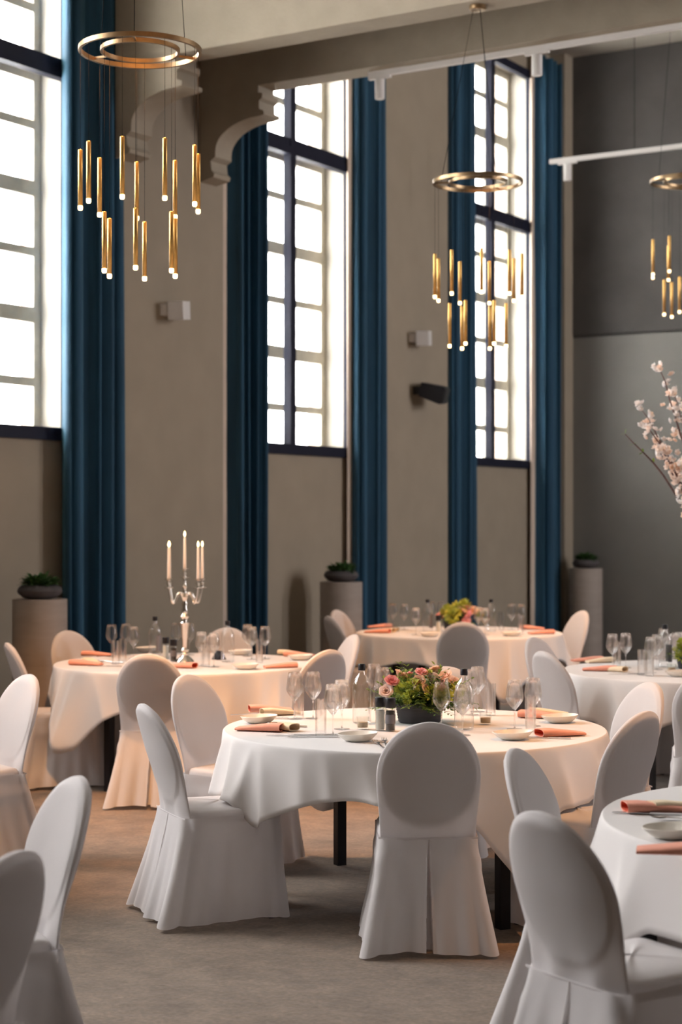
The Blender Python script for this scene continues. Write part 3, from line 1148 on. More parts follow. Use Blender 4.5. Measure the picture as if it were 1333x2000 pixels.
def mk_bottle(label_strip=False):
    t = thing('water_bottle', '-', 'bottle')
    prof = [(0.030, 0.0), (0.041, 0.003), (0.044, 0.010), (0.044, 0.165), (0.042, 0.185), (0.034, 0.205), (0.021, 0.222), (0.0155, 0.232), (0.0145, 0.25)]
    MB().lathe(prof, 32).build('glass_body', M_BOTTLE, t)
    MB().lathe([(0.0165, 0.246), (0.017, 0.248), (0.017, 0.272), (0.0155, 0.2755), (0.004, 0.276)], 20).build('cap', M_BLACK, t)
    if label_strip:
        rows = [[(0.0448 * cos(a), 0.0448 * sin(a), z) for a in [R_(-75 + 150 * k / 16) for k in range(17)]] for z in (0.035, 0.145)]
        o = MB().grid(rows).build('label', M_GREY, t)
        o['label'] = 'plain grey bottle label'
    return t


def mk_mill(fill, cat):
    t = thing('%s_mill' % cat, '-', cat + ' mill')
    MB().lathe([(0.021, 0), (0.0225, 0.002), (0.0225, 0.10), (0.020, 0.105), (0.0185, 0.105), (0.0205, 0.098), (0.0205, 0.003)], 24, cap=False).build('glass_body', M_PANE, t)
    MB().lathe([(0.0195, 0.004), (0.0198, 0.006), (0.0198, 0.09), (0.0195, 0.092)], 20).build('filling', fill, t)
    MB().lathe([(0.0225, 0.1055), (0.0235, 0.107), (0.0235, 0.146), (0.022, 0.149), (0.005, 0.15)], 24).build('cap', M_BLACK, t)
    if cat == 'pepper':
        rows = [[(0.0231 * cos(a), 0.0231 * sin(a), z) for a in [2 * pi * k / 24 for k in range(25)]] for z in (0.035, 0.075)]
        MB().grid(rows).build('band', M_GREY, t)
    return t


def mk_votive(fill=True):
    t = thing('tealight_holder', '-', 'candle holder')
    MB().lathe([(0.024, 0), (0.026, 0.002), (0.030, 0.055), (0.028, 0.055), (0.0245, 0.008), (0.001, 0.007)], 24, cap=False).build('glass_cup', M_PANE, t)
    MB().lathe([(0.021, 0.009), (0.0225, 0.01), (0.0235, 0.030), (0.022, 0.032), (0.002, 0.031)], 20).build('tealight', M_SAND, t)
    return t


def mk_dish():
    o = MB().lathe([(0.032, 0), (0.045, 0.001), (0.060, 0.010), (0.076, 0.026), (0.081, 0.034), (0.079, 0.035), (0.070, 0.027), (0.055, 0.013), (0.04, 0.006), (0.001, 0.005)], 40, cap=False)
    o.f.append(tuple(range(39, -1, -1)))
    for i, p in enumerate(o.v):
        o.v[i] = (p[0] * 1.08, p[1] * 0.95, p[2] * (1 + 0.10 * (p[0] / 0.08)))
    return o.build('bread_dish', M_PORC)


def mk_napkin(material, inside, w=0.098, L=0.21, h=0.034, name='folded_napkin'):
    """flat rolled napkin, lying along local x, open end towards +x"""
    t = thing(name, '-', 'napkin')
    n = 28
    sec = []
    for k in range(n):
        a = 2 * pi * k / n
        y = w / 2 * math.copysign(abs(cos(a)) ** 0.6, cos(a))
        z = h / 2 + h / 2 * math.copysign(abs(sin(a)) ** 0.8, sin(a))
        sec.append((y, z))
    rows = []
    for i in range(9):
        s = i / 8
        f = 0.42 + 0.58 * min(1, s * 1.4)
        rows.append([(-L / 2 + L * s, y * (0.93 + 0.07 * s), 0.001 + z * f) for y, z in sec])
    m = MB().grid(rows, wrap=True)
    m.f.append(tuple(range(n - 1, -1, -1)))
    rim = rows[-1]
    rin = [(x - 0.001, y * 0.90, 0.001 + h * 0.10 + (z - 0.001) * 0.80) for x, y, z in rim]
    m2 = MB().grid([rim, rin], wrap=True)
    m.add(m2.v, m2.f)
    m.build('outer_fold', material, t)
    dp = [(x - 0.06, y * 0.95, z) for x, y, z in rin]
    m = MB().grid([rin, dp], wrap=True)
    m.f.append(tuple(n + k for k in range(n)))
    m.build('inner_fold', inside, t)
    return t


def mk_knife():
    t = thing('knife', '-', 'knife')
    MB().box((-0.11, -0.006, 0.001), (-0.01, 0.006, 0.007)).build('handle', M_STEEL, t, smooth=False)
    MB().prism([(-0.01, -0.006), (0.08, -0.010), (0.11, -0.004), (0.112, 0.003), (-0.01, 0.006)], 0.002, 0.0042, lambda a, b, y: (a, b, y)).build('blade', M_STEEL, t, smooth=False)
    return t


def mk_fork():
    t = thing('fork', '-', 'fork')
    rows = []
    for i in range(13):
        s = i / 12
        x = -0.10 + 0.145 * s
        w = 0.006 - 0.0025 * sin(pi * s) + (0.008 * max(0, (s - 0.8) / 0.2) ** 1)
        z = 0.002 + 0.008 * max(0, s - 0.35) ** 1.2 * (1.2)
        rows.append([(x, -w, z), (x, w, z), (x, w, z + 0.002), (x, -w, z + 0.002)])
    m = MB().grid(rows, wrap=True)
    m.f.append((0, 1, 2, 3))
    m.build('handle', M_STEEL, t)
    for k in range(4):
        y = -0.0098 + 0.0065 * k
        MB().tube([(0.044, y, 0.0085), (0.065, y * 1.05, 0.006), (0.085, y, 0.009), (0.096, y * 0.95, 0.014)], [0.0018, 0.0017, 0.0014, 0.0006], 6).build('tine', M_STEEL, t)
    return t


def mk_spoon():
    t = thing('spoon', '-', 'spoon')
    MB().tube([(-0.11, 0, 0.004), (-0.04, 0, 0.003), (0.03, 0, 0.007), (0.055, 0, 0.008)], [0.005, 0.004, 0.003, 0.0035], 8).build('handle', M_STEEL, t)
    rows = []
    for i in range(7):
        f = i / 6
        rows.append([(0.08 + 0.029 * f * cos(a), 0.02 * f * sin(a), 0.002 + 0.009 * f * f) for a in [2 * pi * k / 20 for k in range(20)]])
    o = MB().grid([[(p[0], p[1], p[2]) for p in r] for r in rows[1:]], wrap=True)
    o.f.append(tuple(range(20)))
    b = o.build('bowl', M_STEEL, t)
    md = b.modifiers.new('thickness', 'SOLIDIFY')
    md.thickness = 0.0012
    return t


NAME = {'T1': 'middle', 'T2': 'candelabra', 'T3': 'back', 'T4': 'branch', 'T5': 'cut-off'}
MAKE = {
    'wine': (mk_wine, 'wine glass', 'wine glasses'), 'tumbler': (mk_tumbler, 'tumbler', 'tall narrow tumblers'),
    'bottle': (lambda: mk_bottle(False), 'bottle', 'glass water bottles'), 'bottle2': (lambda: mk_bottle(True), 'bottle', 'glass water bottles'),
    'salt': (lambda: mk_mill(M_SALT, 'salt'), 'salt mill', 'salt mills'), 'pepper': (lambda: mk_mill(M_PEPPER, 'pepper'), 'pepper mill', 'pepper mills'),
    'votive': (mk_votive, 'candle holder', 'glass tealight holders'), 'dish': (mk_dish, 'dish', 'cream bread dishes'),
    'salmon': (lambda: mk_napkin(M_SALMON, M_SALMON_IN), 'napkin', 'salmon napkins'),
    'cream': (lambda: mk_napkin(M_CREAM, M_CREAM, 0.075, 0.19, 0.034), 'napkin', 'cream napkins'),
    'knife': (mk_knife, 'knife', 'table knives'), 'fork': (mk_fork, 'fork', 'dinner forks'), 'spoon': (mk_spoon, 'spoon', 'spoons')}
ITEMS = [  # kind, px, py of the foot, turn in the camera frame, label
    # middle table
    ('wine', 576, 1404, 0, 'clear wine glass on the middle table, first of the pair behind the folded napkins'),
    ('wine', 612, 1403, 0, 'clear wine glass on the middle table, beside the first one, before the shaded chair'),
    ('wine', 651, 1435, 0, 'clear wine glass in front of the tall tumbler pair on the middle table'),
    ('wine', 668, 1424, 0, 'clear wine glass half hidden behind another, next to the clear bottle'),
    ('wine', 731, 1383, 0, 'clear wine glass standing behind the bottle on the middle table'),
    ('wine', 748, 1392, 0, 'clear wine glass between the bottle and the flower bowl'),
    ('wine', 863, 1428, 0, 'clear wine glass in front of the flower bowl\'s pink rose'),
    ('wine', 904, 1436, 0, 'clear wine glass in front of the second bottle, over the chair back'),
    ('wine', 922, 1396, 0, 'clear wine glass behind the second bottle, against the back chair'),
    ('wine', 933, 1390, 0, 'clear wine glass behind the second bottle, beside the lone tumbler'),
    ('wine', 1006, 1424, 0, 'clear wine glass on the middle table, between the tealight and the last tumbler'),
    ('wine', 1042, 1418, 0, 'clear wine glass behind the last tumbler on the middle table'),
    ('tumbler', 584, 1402, 0, 'tall narrow tumbler standing behind the first wine glass'),
    ('tumbler', 627, 1434, 0, 'tall narrow tumbler before the wine glasses, beside the pink napkin'),
    ('tumbler', 959, 1397, 0, 'tall narrow tumbler alone behind the tealight on the middle table'),
    ('tumbler', 1037, 1428, 0, 'tall narrow tumbler between the two cream dishes'),
    ('bottle', 707, 1412, 0, 'clear water bottle with black cap beside the mills on the middle table'),
    ('bottle', 907, 1425, 180, 'clear water bottle with black cap behind the chair back, beside the flowers'),
    ('salt', 743, 1426, 0, 'salt mill with black cap and white salt, on the middle table'),
    ('pepper', 763, 1428, 0, 'pepper mill with black cap and grey band, on the middle table'),
    ('votive', 709, 1424, 0, 'glass tealight holder in front of the bottle on the middle table'),
    ('votive', 949, 1415, 0, 'glass tealight holder with sand coloured wax, before the lone tumbler'),
    ('dish', 506, 1412, 0, 'cream dish between the two napkin sets of the middle table'),
    ('dish', 699, 1447, 0, 'cream dish at the table edge, beside the forks'),
    ('dish', 1002, 1444, 0, 'cream dish at the near edge, under the last wine glasses'),
    ('dish', 1094, 1411, 0, 'cream dish holding nothing, by the far napkins of the middle table'),
    ('salmon', 528, 1390, 190, 'salmon napkin with a bright red open end, by the cutlery at the far side'),
    ('cream', 548, 1396, 200, 'cream napkin laid across the far salmon napkin on the middle table'),
    ('salmon', 508, 1427, -15, 'pink salmon napkin with dark red end, at the middle table\'s near edge'),
    ('cream', 545, 1425, -40, 'cream napkin leaning against the near pink napkin'),
    ('salmon', 1095, 1437, 200, 'salmon napkin at the middle table\'s end, its red mouth toward the dish'),
    ('cream', 1072, 1397, 170, 'cream napkin behind the far dish of the middle table'),
    ('salmon', 1058, 1402, 160, 'salmon napkin half hidden behind the far dish'),
    ('knife', 520, 1403, 165, 'knife along the far salmon napkin on the middle table'),
    ('knife', 570, 1437, 178, 'knife lying before the near pink napkin'),
    ('knife', 612, 1440, 184, 'second knife, reaching toward the near tumbler'),
    ('spoon', 560, 1418, 150, 'spoon lying behind the near pink napkin'),
    ('fork', 741, 1456, 100, 'fork behind the squarely seen chair, beside the dish'),
    ('fork', 753, 1452, 92, 'second fork behind the squarely seen chair, by the mills'),
    ('knife', 1066, 1442, 165, 'knife between the near dish and the end napkin'),
    ('fork', 490, 1396, 15, 'fork beside the far salmon napkin, at the table\'s rim'),
    # candelabra table
    ('wine', 218, 1282, 0, 'wine glass on the candelabra table, first of the group before the dark curtain'),
    ('wine', 246, 1280, 0, 'wine glass on the candelabra table, rearmost of the group before the dark curtain'),
    ('wine', 261, 1288, 0, 'wine glass on the candelabra table, last of the group before the dark curtain'),
    ('tumbler', 226, 1297, 0, 'tumbler on the candelabra table, before the curtain-side wine glasses'),
    ('tumbler', 240, 1292, 0, 'second tumbler on the candelabra table, among the curtain-side wine glasses'),
    ('bottle2', 303, 1281, 0, 'water bottle with grey label on the candelabra table'),
    ('salt', 324, 1287, 0, 'salt mill beside the grey label bottle'),
    ('pepper', 339, 1292, 0, 'pepper mill beside the candelabra foot'),
    ('wine', 344, 1278, 0, 'wine glass standing behind the candelabra stem'),
    ('wine', 370, 1279, 0, 'wine glass half behind the candelabra stem, beside its foot'),
    ('wine', 394, 1301, 0, 'wine glass before the chair, next to the candelabra foot'),
    ('wine', 418, 1303, 0, 'wine glass before the clear bottle of the candelabra table'),
    ('bottle', 445, 1293, 0, 'clear water bottle on the candelabra table, next to the black table tent'),
    ('tumbler', 403, 1302, 0, 'tumbler between two wine glasses beside the candelabra foot'),
    ('wine', 484, 1282, 0, 'wine glass before the narrow curtain, rear of three'),
    ('wine', 492, 1288, 0, 'wine glass before the narrow curtain, centre of three'),
    ('wine', 518, 1287, 0, 'wine glass before the narrow curtain, nearest the napkins'),
    ('tumbler', 507, 1294, 0, 'tumbler among the three wine glasses before the narrow curtain'),
    ('salmon', 190, 1281, 175, 'salmon napkin at the candelabra table\'s rear, toward the plinth'),
    ('salmon', 168, 1299, 165, 'salmon napkin with red mouth at the candelabra table\'s rim, by the plinth chair'),
    ('cream', 180, 1296, 120, 'cream napkin on the rim napkin of the candelabra table'),
    ('salmon', 352, 1304, -20, 'salmon napkin peeping beside the chair back at the candelabra foot'),
    ('salmon', 548, 1304, 15, 'flat salmon napkin on the candelabra table, before the dish'),
    ('cream', 570, 1279, 165, 'cream napkin on the candelabra table by the shaded chair'),
    ('salmon', 585, 1282, 170, 'salmon napkin under the cream one by the shaded chair'),
    ('dish', 480, 1307, 0, 'cream dish on the candelabra table\'s near edge'),
    ('dish', 587, 1289, 0, 'cream dish on the candelabra table, by the shaded chair'),
    ('dish', 470, 1279, 0, 'cream dish behind the clear bottle on the candelabra table'),
    ('dish', 288, 1273, 0, 'cream dish behind the grey label bottle'),
    ('spoon', 215, 1294, 150, 'spoon by the curtain-side tumblers of the candelabra table'),
    ('knife', 205, 1302, 178, 'knife beside the rim napkin of the candelabra table'),
    # back table
    ('wine', 768, 1228, 0, 'wine glass on the back table, first before the curtain'),
    ('wine', 790, 1230, 0, 'wine glass on the back table, second before the pier'),
    ('wine', 813, 1240, 0, 'wine glass on the back table, largest beside the silver bottle'),
    ('wine', 842, 1224, 0, 'wine glass on the back table, behind the labelled bottle'),
    ('wine', 862, 1224, 0, 'wine glass on the back table, between bottle and flowers'),
    ('bottle2', 836, 1234, 0, 'labelled water bottle on the back table, beside the flowers'),
    ('salt', 857, 1236, 0, 'salt mill on the back table, before the flower bowl'),
    ('wine', 934, 1237, 0, 'wine glass on the back table, just past the pink flowers'),
    ('wine', 948, 1240, 0, 'wine glass on the back table, beside the clear bottle'),
    ('bottle', 960, 1233, 0, 'clear water bottle on the back table, past the flowers'),
    ('tumbler', 980, 1230, 0, 'tumbler on the back table beside the clear bottle'),
    ('wine', 1000, 1230, 0, 'wine glass on the back table, before the far corner curtain'),
    ('wine', 1019, 1231, 0, 'wine glass on the back table, last before the far corner curtain'),
    ('tumbler', 1017, 1239, 0, 'tumbler on the back table, under the last wine glass'),
    ('salmon', 742, 1226, 10, 'salmon napkin on the back table, rear one by the curtain chair'),
    ('salmon', 738, 1236, -15, 'salmon napkin on the back table, front one by the curtain chair'),
    ('cream', 752, 1234, -35, 'cream napkin on the back table by the curtain chair'),
    ('salmon', 1040, 1229, 170, 'salmon napkin on the back table, rear one at the leaning chair'),
    ('salmon', 1058, 1238, 12, 'salmon napkin on the back table, front one at the leaning chair'),
    ('dish', 840, 1243, 0, 'cream dish on the back table, beside the squarely seen chair'),
    ('dish', 1000, 1242, 0, 'cream dish on the back table, by the last tumbler'),
    ('votive', 775, 1234, 0, 'glass tealight holder on the back table by the salmon napkins'),
    # branch table
    ('wine', 1197, 1306, 0, 'wine glass on the branch table, first against the end wall'),
    ('wine', 1223, 1304, 0, 'wine glass on the branch table, second against the end wall'),
    ('tumbler', 1206, 1300, 0, 'tumbler behind the first wine glass of the branch table'),
    ('tumbler', 1254, 1318, 0, 'tumbler alone at the branch table\'s middle'),
    ('tumbler', 1270, 1320, 0, 'tumbler before the wine glass cluster on the branch table'),
    ('wine', 1272, 1314, 0, 'wine glass behind the front tumblers of the branch table'),
    ('wine', 1284, 1308, 0, 'wine glass beside the labelled bottle of the branch table'),
    ('wine', 1297, 1291, 0, 'wine glass behind the labelled bottle of the branch table'),
    ('wine', 1322, 1303, 0, 'wine glass between the labelled bottle and the leafy sprig'),
    ('bottle2', 1300, 1303, 0, 'labelled water bottle on the branch table'),
    ('votive', 1313, 1314, 0, 'glass tealight holder on the branch table, under the leafy sprig'),
    ('salmon', 1148, 1292, 10, 'salmon napkin on the branch table, rear one beside the first glass'),
    ('cream', 1172, 1294, 20, 'cream napkin on the branch table, beside the rear salmon one'),
    ('salmon', 1172, 1310, -14, 'pink salmon napkin with red mouth at the branch table\'s near edge'),
    ('cream', 1196, 1311, -40, 'cream napkin by the near pink one on the branch table'),
    ('dish', 1328, 1321, 0, 'cream dish on the branch table, cut by the photo\'s edge'),
    ('knife', 1225, 1317, 178, 'knife on the branch table beside the near napkins'),
    # cut-off table
    ('salmon', 1282, 1585, 186, 'blurred salmon napkin with red mouth on the cut-off corner table'),
    ('cream', 1318, 1582, 205, 'blurred cream napkin across the salmon one on the corner table'),
    ('knife', 1265, 1590, 170, 'blurred knife at the corner table\'s rim'),
    ('fork', 1330, 1602, 170, 'blurred fork beside the knife on the corner table'),
    ('dish', 1312, 1636, 0, 'blurred cream dish on the corner table'),
    ('salmon', 1318, 1668, -12, 'blurred pink napkin at the corner table\'s near edge'),
]
for kind, px, py, turn, label in ITEMS:
    mk, cat, group = MAKE[kind]
    p = at(px, py, ZT)
    o = first_or_copy(kind, mk, p, AZ + R_(turn), label, cat, group)

# black tent card
m = MB().prism([(-0.035, 0), (0.035, 0), (0.002, 0.06), (-0.002, 0.06)], -0.04, 0.04)
o = m.build('table_tent', M_BLACK, smooth=False)
o.location = at(428, 1288, ZT)
o.rotation_euler = (0, 0, AZ + R_(35))
tag(o, 'small black folded tent card beside the clear bottle of the candelabra table', 'tent card')

# ------------------------------------------------------------------ candelabra and candles
cp = at(361, 1293, ZT)
t = thing('candelabra', 'silver five armed candelabra with lit candles on its white table', 'candelabra', cp, AZ)
MB().lathe([(0.062, 0), (0.064, 0.004), (0.058, 0.012), (0.05, 0.022), (0.034, 0.034), (0.022, 0.046), (0.024, 0.056), (0.016, 0.068)], 36).build('base', M_SILVER, t)
st = [(0.016, 0.068), (0.022, 0.082), (0.012, 0.095), (0.013, 0.13), (0.016, 0.17), (0.021, 0.24), (0.024, 0.262), (0.014, 0.272), (0.013, 0.285), (0.024, 0.305), (0.014, 0.325), (0.018, 0.345), (0.011, 0.365), (0.015, 0.39), (0.010, 0.41), (0.018, 0.435), (0.010, 0.46), (0.009, 0.49), (0.014, 0.505), (0.006, 0.53), (0.008, 0.56)]
MB().lathe([(r * 1.3, z) for r, z in st], 24).build('stem', M_SILVER, t)


def cup(parent, x, y, z):
    Mt = Matrix.Translation((x, y, z))
    return MB().lathe([(0.006, 0.0), (0.029, 0.003), (0.030, 0.007), (0.010, 0.010), (0.008, 0.02), (0.015, 0.034), (0.012, 0.05), (0.013, 0.056), (0.027, 0.061), (0.027, 0.065), (0.012, 0.066)], 20, M=Mt).build('candle_cup', M_SILVER, parent)


cup(t, 0, 0, 0.56)
CP = [(0, 0, 0.626)]
for k, a in enumerate((R_(152), R_(215), R_(-38), R_(20))):
    rr = 0.122
    pts = []
    for i in range(17):
        s = i / 16
        pts.append((rr * (0.08 + 0.92 * s) * cos(a), rr * (0.08 + 0.92 * s) * sin(a), 0.43 + 0.034 * sin(2 * pi * (s * 1.05 + 0.0)) + 0.075 * max(0, (s - 0.72) / 0.28) ** 1.5))
    MB().tube(pts, 0.0085, 10).build('arm', M_SILVER, t)
    cx, cy = rr * cos(a), rr * sin(a)
    cup(t, cx, cy, 0.492)
    CP.append((cx, cy, 0.558))
CL = ['ivory taper candle, tallest in the centre of the candelabra', 'lit ivory candle on the candelabra arm toward the curtain, rear of two', 'lit ivory candle on the candelabra arm toward the curtain, front of two',
      'lit ivory candle on the candelabra arm away from the curtain, front of two', 'lit ivory candle on the candelabra arm away from the curtain, rear of two']
for (x, y, z), lab in zip(CP, CL):
    w = cp + RIGHT * x + VIEW * y
    c = thing('candle', lab, 'candle', (w.x, w.y, cp.z + z), group='lit candles of the candelabra')
    MB().lathe([(0.0105, 0), (0.011, 0.002), (0.0075, 0.205), (0.005, 0.212), (0.001, 0.213)], 16).build('wax', M_WAX, c)
    MB().lathe([(0.001, 0.213), (0.0055, 0.220), (0.0068, 0.228), (0.005, 0.238), (0.002, 0.247), (0.0004, 0.252)], 12).build('flame', M_FLAME, c)

# ------------------------------------------------------------------ flower bowls


def rose_mesh(name, material, r=0.03, seed=0):
    rnd = random.Random(seed)
    m = MB()
    for ring, (n, tilt, s) in enumerate(((3, 0.15, 0.45), (5, 0.45, 0.7), (6, 0.85, 0.95), (6, 1.2, 1.1))):
        for k in range(n):
            a = 2 * pi * (k / n) + ring * 0.7 + rnd.uniform(-0.15, 0.15)
            rows = []
            for i in range(4):
                u = i / 3
                row = []
                for j in range(5):
                    v = (j / 4 - 0.5) * 2
                    wd_ = r * s * 0.62 * math.sqrt(max(0.04, sin(pi * (0.12 + 0.80 * u))))
                    out = r * 0.10 + r * s * (0.85 * sin(tilt * u * 1.1)) - 0.25 * r * abs(v) ** 2 * (1 - 0.4 * u)
                    up = r * s * u * cos(tilt * u * 0.9) * 1.15 - r * 0.12 * abs(v) * u
                    y = v * wd_
                    row.append((out * cos(a) - y * sin(a), out * sin(a) + y * cos(a), up))
                rows.append(row)
            m.grid(rows)
    return m.mesh(name, material)


ROSES = [rose_mesh('rose', M_PINK, 0.030, 1), rose_mesh('rose', M_PEACH, 0.030, 2), rose_mesh('rose', M_BLUSH, 0.032, 3)]
LIMEB = MB()
_r = random.Random(5)
for k in range(90):
    u, v = _r.uniform(-0.3, 1), _r.random() * 2 * pi
    s = math.sqrt(max(0, 1 - u * u))
    leaf(LIMEB, (0.012 * s * cos(v), 0.012 * s * sin(v), 0.012 * u + 0.012), (s * cos(v), s * sin(v), u + 0.1), 0.018, 0.008, 0.4)
LIMEB = LIMEB.mesh('lime_flower', M_LIME)


def flower_bowl(label, p, a=0.125, b=0.085, seed=0, spread=1.0, density=1.0):
    rnd = random.Random(seed)
    t = thing('flower_bowl', label, 'flower arrangement', p, AZ, group='low flower centrepieces')
    prof = []
    nr = 7
    for i in range(nr):
        z = 0.006 + 0.088 * i / nr
        r = 0.86 + 0.14 * i / nr
        prof += [(r, z), (r + 0.018, z + 0.005), (r + 0.006, z + 0.0105)]
    prof = [(0.80, 0)] + prof + [(1.0, 0.094), (0.95, 0.094), (0.9, 0.05), (0.01, 0.05)]
    m = MB().lathe(prof, 48, cap=False)
    m.v = [(x * a, y * b, z) for x, y, z in m.v]
    m.build('ribbed_bowl', M_SLATE, t, auto=0.9)
    # greenery: many fine sprigs
    for mt, cnt, nm in ((M_LEAF, int(70 * density), 'greenery'), (M_LEAFD, int(26 * density), 'dark_greenery')):
        m = MB()
        for k in range(cnt):
            an = rnd.random() * 2 * pi
            el = rnd.uniform(0.05, 1.35)
            L = rnd.uniform(0.09, 0.15) * (1 if rnd.random() < 0.85 else 1.25) * spread
            base = Vector((a * 0.55 * cos(an) * rnd.random(), b * 0.55 * sin(an) * rnd.random(), 0.075))
            dv = Vector((cos(an) * cos(el) * 1.15, sin(an) * cos(el), sin(el)))
            for i in range(9):
                s = (i + 1) / 9
                q = base + dv * L * s + Vector((0, 0, -0.03 * s * s * cos(el)))
                for sgn in (-1, 1):
                    sd = dv.cross(Vector((0, 0, 1)))
                    if sd.length < 0.1:
                        sd = Vector((1, 0, 0))
                    sd.normalize()
                    leaf(m, q, dv * 0.7 + sd * sgn * 0.9 + Vector((0, 0, rnd.uniform(-0.3, 0.5))), rnd.uniform(0.020, 0.036), rnd.uniform(0.008, 0.015), 0.5)
        o = m.build(nm, mt, t)
        o['kind'] = 'stuff'
    return t, rnd


def stick_flowers(t, lst):
    for me, x, y, z, s, tx, ty in lst:
        x, y, z = x * 1.08, y * 1.15 - 0.012, z + 0.008
        o = obj_of(me, me.name.split('.')[0], t)
        o.location = (x, y, z)
        o.scale = (s * 1.28,) * 3
        o.rotation_euler = (tx, ty, x * 40)


P1, P2, P3 = ROSES
t, rnd = flower_bowl('dark ribbed bowl of pink roses and greenery on the middle table', at(820, 1411, ZT), 0.115, 0.085, 21, 1.25, 2.4)
FL = []
for me, px, py, dy, sz in ((P1, 768, 1336, -0.03, 1.0), (P2, 783, 1324, -0.01, 0.95), (P3, 760, 1353, -0.05, 0.9), (P1, 822, 1319, -0.02, 0.85), (P2, 818, 1334, -0.05, 0.9), (P3, 843, 1333, -0.04, 1.05),
                           (P2, 868, 1326, -0.02, 1.0), (P1, 862, 1347, -0.07, 1.1), (P3, 880, 1338, 0.0, 0.9), (P3, 828, 1350, -0.07, 0.85), (P2, 850, 1318, 0.05, 0.9), (P1, 800, 1330, 0.06, 0.9),
                           (LIMEB, 832, 1362, -0.09, 1.3), (LIMEB, 846, 1355, -0.085, 1.2), (LIMEB, 812, 1345, -0.06, 1.2), (LIMEB, 884, 1350, -0.04, 1.1), (LIMEB, 786, 1352, -0.07, 1.2), (LIMEB, 806, 1366, -0.09, 1.1), (LIMEB, 870, 1364, -0.08, 1.1), (LIMEB, 830, 1328, -0.01, 1.0)):
    x = (px - 820) * 0.00238
    FL.append((me, x, dy, 0.955 - (py - HOR) * 0.00238 - 0.02, sz, 0.9 if dy < -0.03 else 0.5, 3.5 * x))
stick_flowers(t, FL)
t, rnd = flower_bowl('dark bowl heaped with pink and lime flowers on the back table', at(893, 1233, ZT), 0.12, 0.09, 31, 0.85, 0.7)
stick_flowers(t, [(P1, 0.10, -0.06, 0.12, 1.6, 0.9, 0.3), (P1, 0.08, -0.08, 0.07, 1.4, 1.2, 0.4), (P2, 0.03, -0.05, 0.155, 1.5, 0.6, 0.1), (P2, 0.12, 0.0, 0.15, 1.5, 0.3, 0.5), (P2, 0.07, 0.0, 0.175, 1.4, 0.1, 0.2), (P3, -0.03, 0.02, 0.17, 1.4, 0, -0.2),
                  (LIMEB, -0.07, -0.05, 0.13, 2.2, 0.6, -0.3), (LIMEB, -0.02, -0.08, 0.11, 2.2, 0.9, 0), (LIMEB, 0.0, -0.03, 0.16, 2.0, 0.4, 0), (LIMEB, 0.06, -0.02, 0.185, 1.8, 0.2, 0.1), (P1, -0.13, 0.0, 0.11, 1.1, 0.5, -0.6), (LIMEB, 0.16, 0.02, 0.12, 1.4, 0.3, 0.8)])

# ------------------------------------------------------------------ tall vase of blossom branches on the branch table
vd = 10.75
vx = side(1392, vd)
vp = W(vx, vd, ZT)
t = thing('blossom_branches', 'tall vase of white and peach blossom branches rising over the branch table', 'flower arrangement', vp, AZ)
MB().lathe([(0.075, 0), (0.08, 0.006), (0.05, 0.05), (0.035, 0.25), (0.045, 0.55), (0.07, 0.72), (0.066, 0.72), (0.04, 0.55), (0.03, 0.25), (0.02, 0.2)], 32, cap=False).build('vase', M_SILVER, t)
BL = []
for q in range(2):
    m = MB()
    _r = random.Random(40 + q)
    for lay, (n, el, s) in enumerate(((5, 0.35, 1.0), (5, 0.95, 0.8))):
        for k in range(n):
            a = 2 * pi * k / n + lay * 0.6
            leaf(m, (0, 0, 0), (cos(a) * cos(el), sin(a) * cos(el), sin(el)), 0.030 * s, 0.026 * s, -0.5)
    BL.append(m.mesh('blossom', (M_BLOSS, M_BLOSP)[q]))
# branch targets: pixel, depth, tone of the blossoms there
TG = [(1287, 716, 10.7, 0), (1250, 795, 10.6, 0), (1262, 828, 10.5, 1), (1222, 848, 10.7, 2), (1288, 880, 10.55, 1), (1330, 905, 10.5, 0), (1316, 765, 10.9, 0), (1360, 690, 10.8, 0), (1420, 670, 10.9, 0), (1480, 740, 10.8, 1), (1500, 830, 10.6, 1), (1440, 890, 10.4, 0)]
top = Vector((0, 0, 0.70))
rnd = random.Random(77)


def local(px, py, d):
    return Vector((side(px, d) - vx, d - vd, EYE - (py - HOR) * d / FPX - ZT))


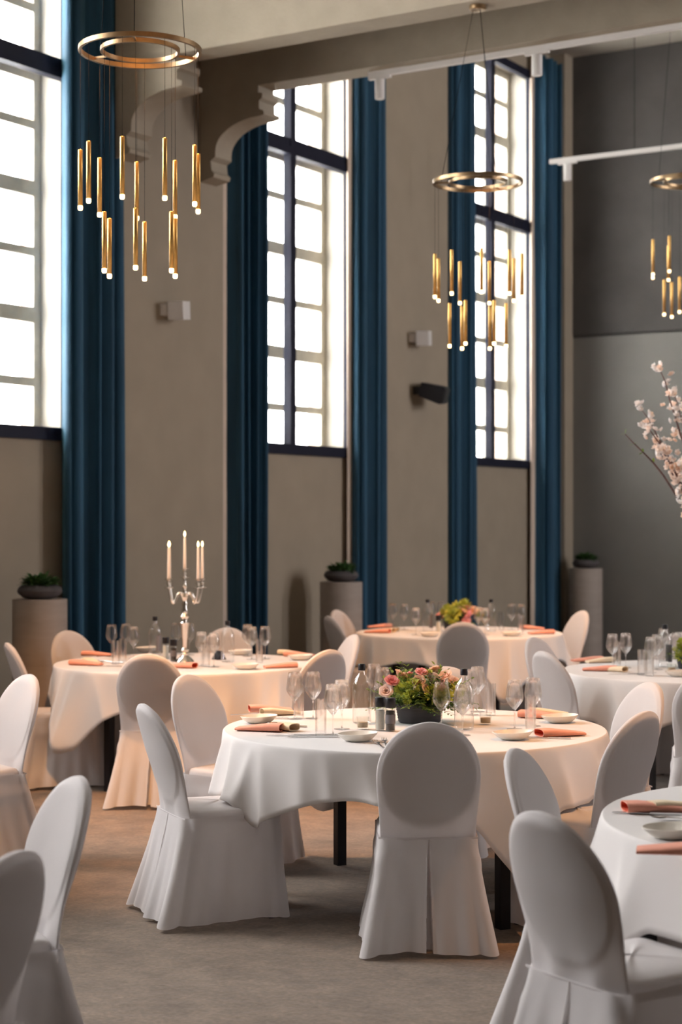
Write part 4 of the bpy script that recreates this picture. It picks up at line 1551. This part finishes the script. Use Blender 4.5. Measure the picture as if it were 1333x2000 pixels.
br = MB()
spots = []
for px, py, d, tone in TG:
    e = local(px, py, d)
    mid = top.lerp(e, 0.5) + Vector((rnd.uniform(-0.03, 0.03), rnd.uniform(-0.05, 0.05), 0.12))
    pts = []
    for i in range(11):
        s = i / 10
        q = top * (1 - s) ** 2 + mid * 2 * s * (1 - s) + e * s * s
        pts.append(q + Vector((rnd.uniform(-1, 1), rnd.uniform(-1, 1), rnd.uniform(-1, 1))) * 0.008 * (0 < i < 10))
    pts[0] = Vector((0, 0, 0.3))
    MB().tube(pts, [0.0105 * (1 - 0.72 * i / 10) for i in range(11)], 7).build('branch', M_BARK, t)
    for i in range(4, 11):
        for k in range(5 if tone < 2 else 0):
            off = Vector((rnd.uniform(-1, 1), rnd.uniform(-1, 1), rnd.uniform(-1, 1))) * (0.05 if i < 10 else 0.025)
            spots.append((pts[i] + off, tone if rnd.random() < 0.75 else 1 - tone, pts[i]))
    if tone == 2:
        m = MB()
        for k in range(7):
            leaf(m, pts[10 - k % 4], (rnd.uniform(-1, 0.3), rnd.uniform(-1, 1), rnd.uniform(-0.5, 1)), 0.035, 0.016)
        m.build('young_leaves', M_LEAF, t)['kind'] = 'stuff'
for q, tone, root in spots:
    o = obj_of(BL[tone], 'blossom', t)
    o.location = q
    s = rnd.uniform(0.65, 1.1)
    o.scale = (s, s, s)
    o.rotation_euler = (rnd.uniform(-1.2, 1.2) + 0.5, rnd.uniform(-1.2, 1.2), rnd.uniform(0, 6))
# small leafy centrepiece of the branch table
t, rnd = flower_bowl('small bowl of lime green sprigs at the photo\'s edge, on the branch table', at(1352, 1306, ZT), 0.10, 0.08, 51, 0.8, 0.5)
stick_flowers(t, [(LIMEB, -0.10, -0.03, 0.09, 1.3, 0.5, -0.5), (LIMEB, -0.085, -0.05, 0.06, 1.2, 0.8, -0.5), (LIMEB, -0.05, -0.04, 0.13, 1.4, 0.5, -0.2), (P3, 0.0, -0.03, 0.14, 1.2, 0.5, 0), (P2, 0.06, 0, 0.14, 1.2, 0.3, 0.3)])
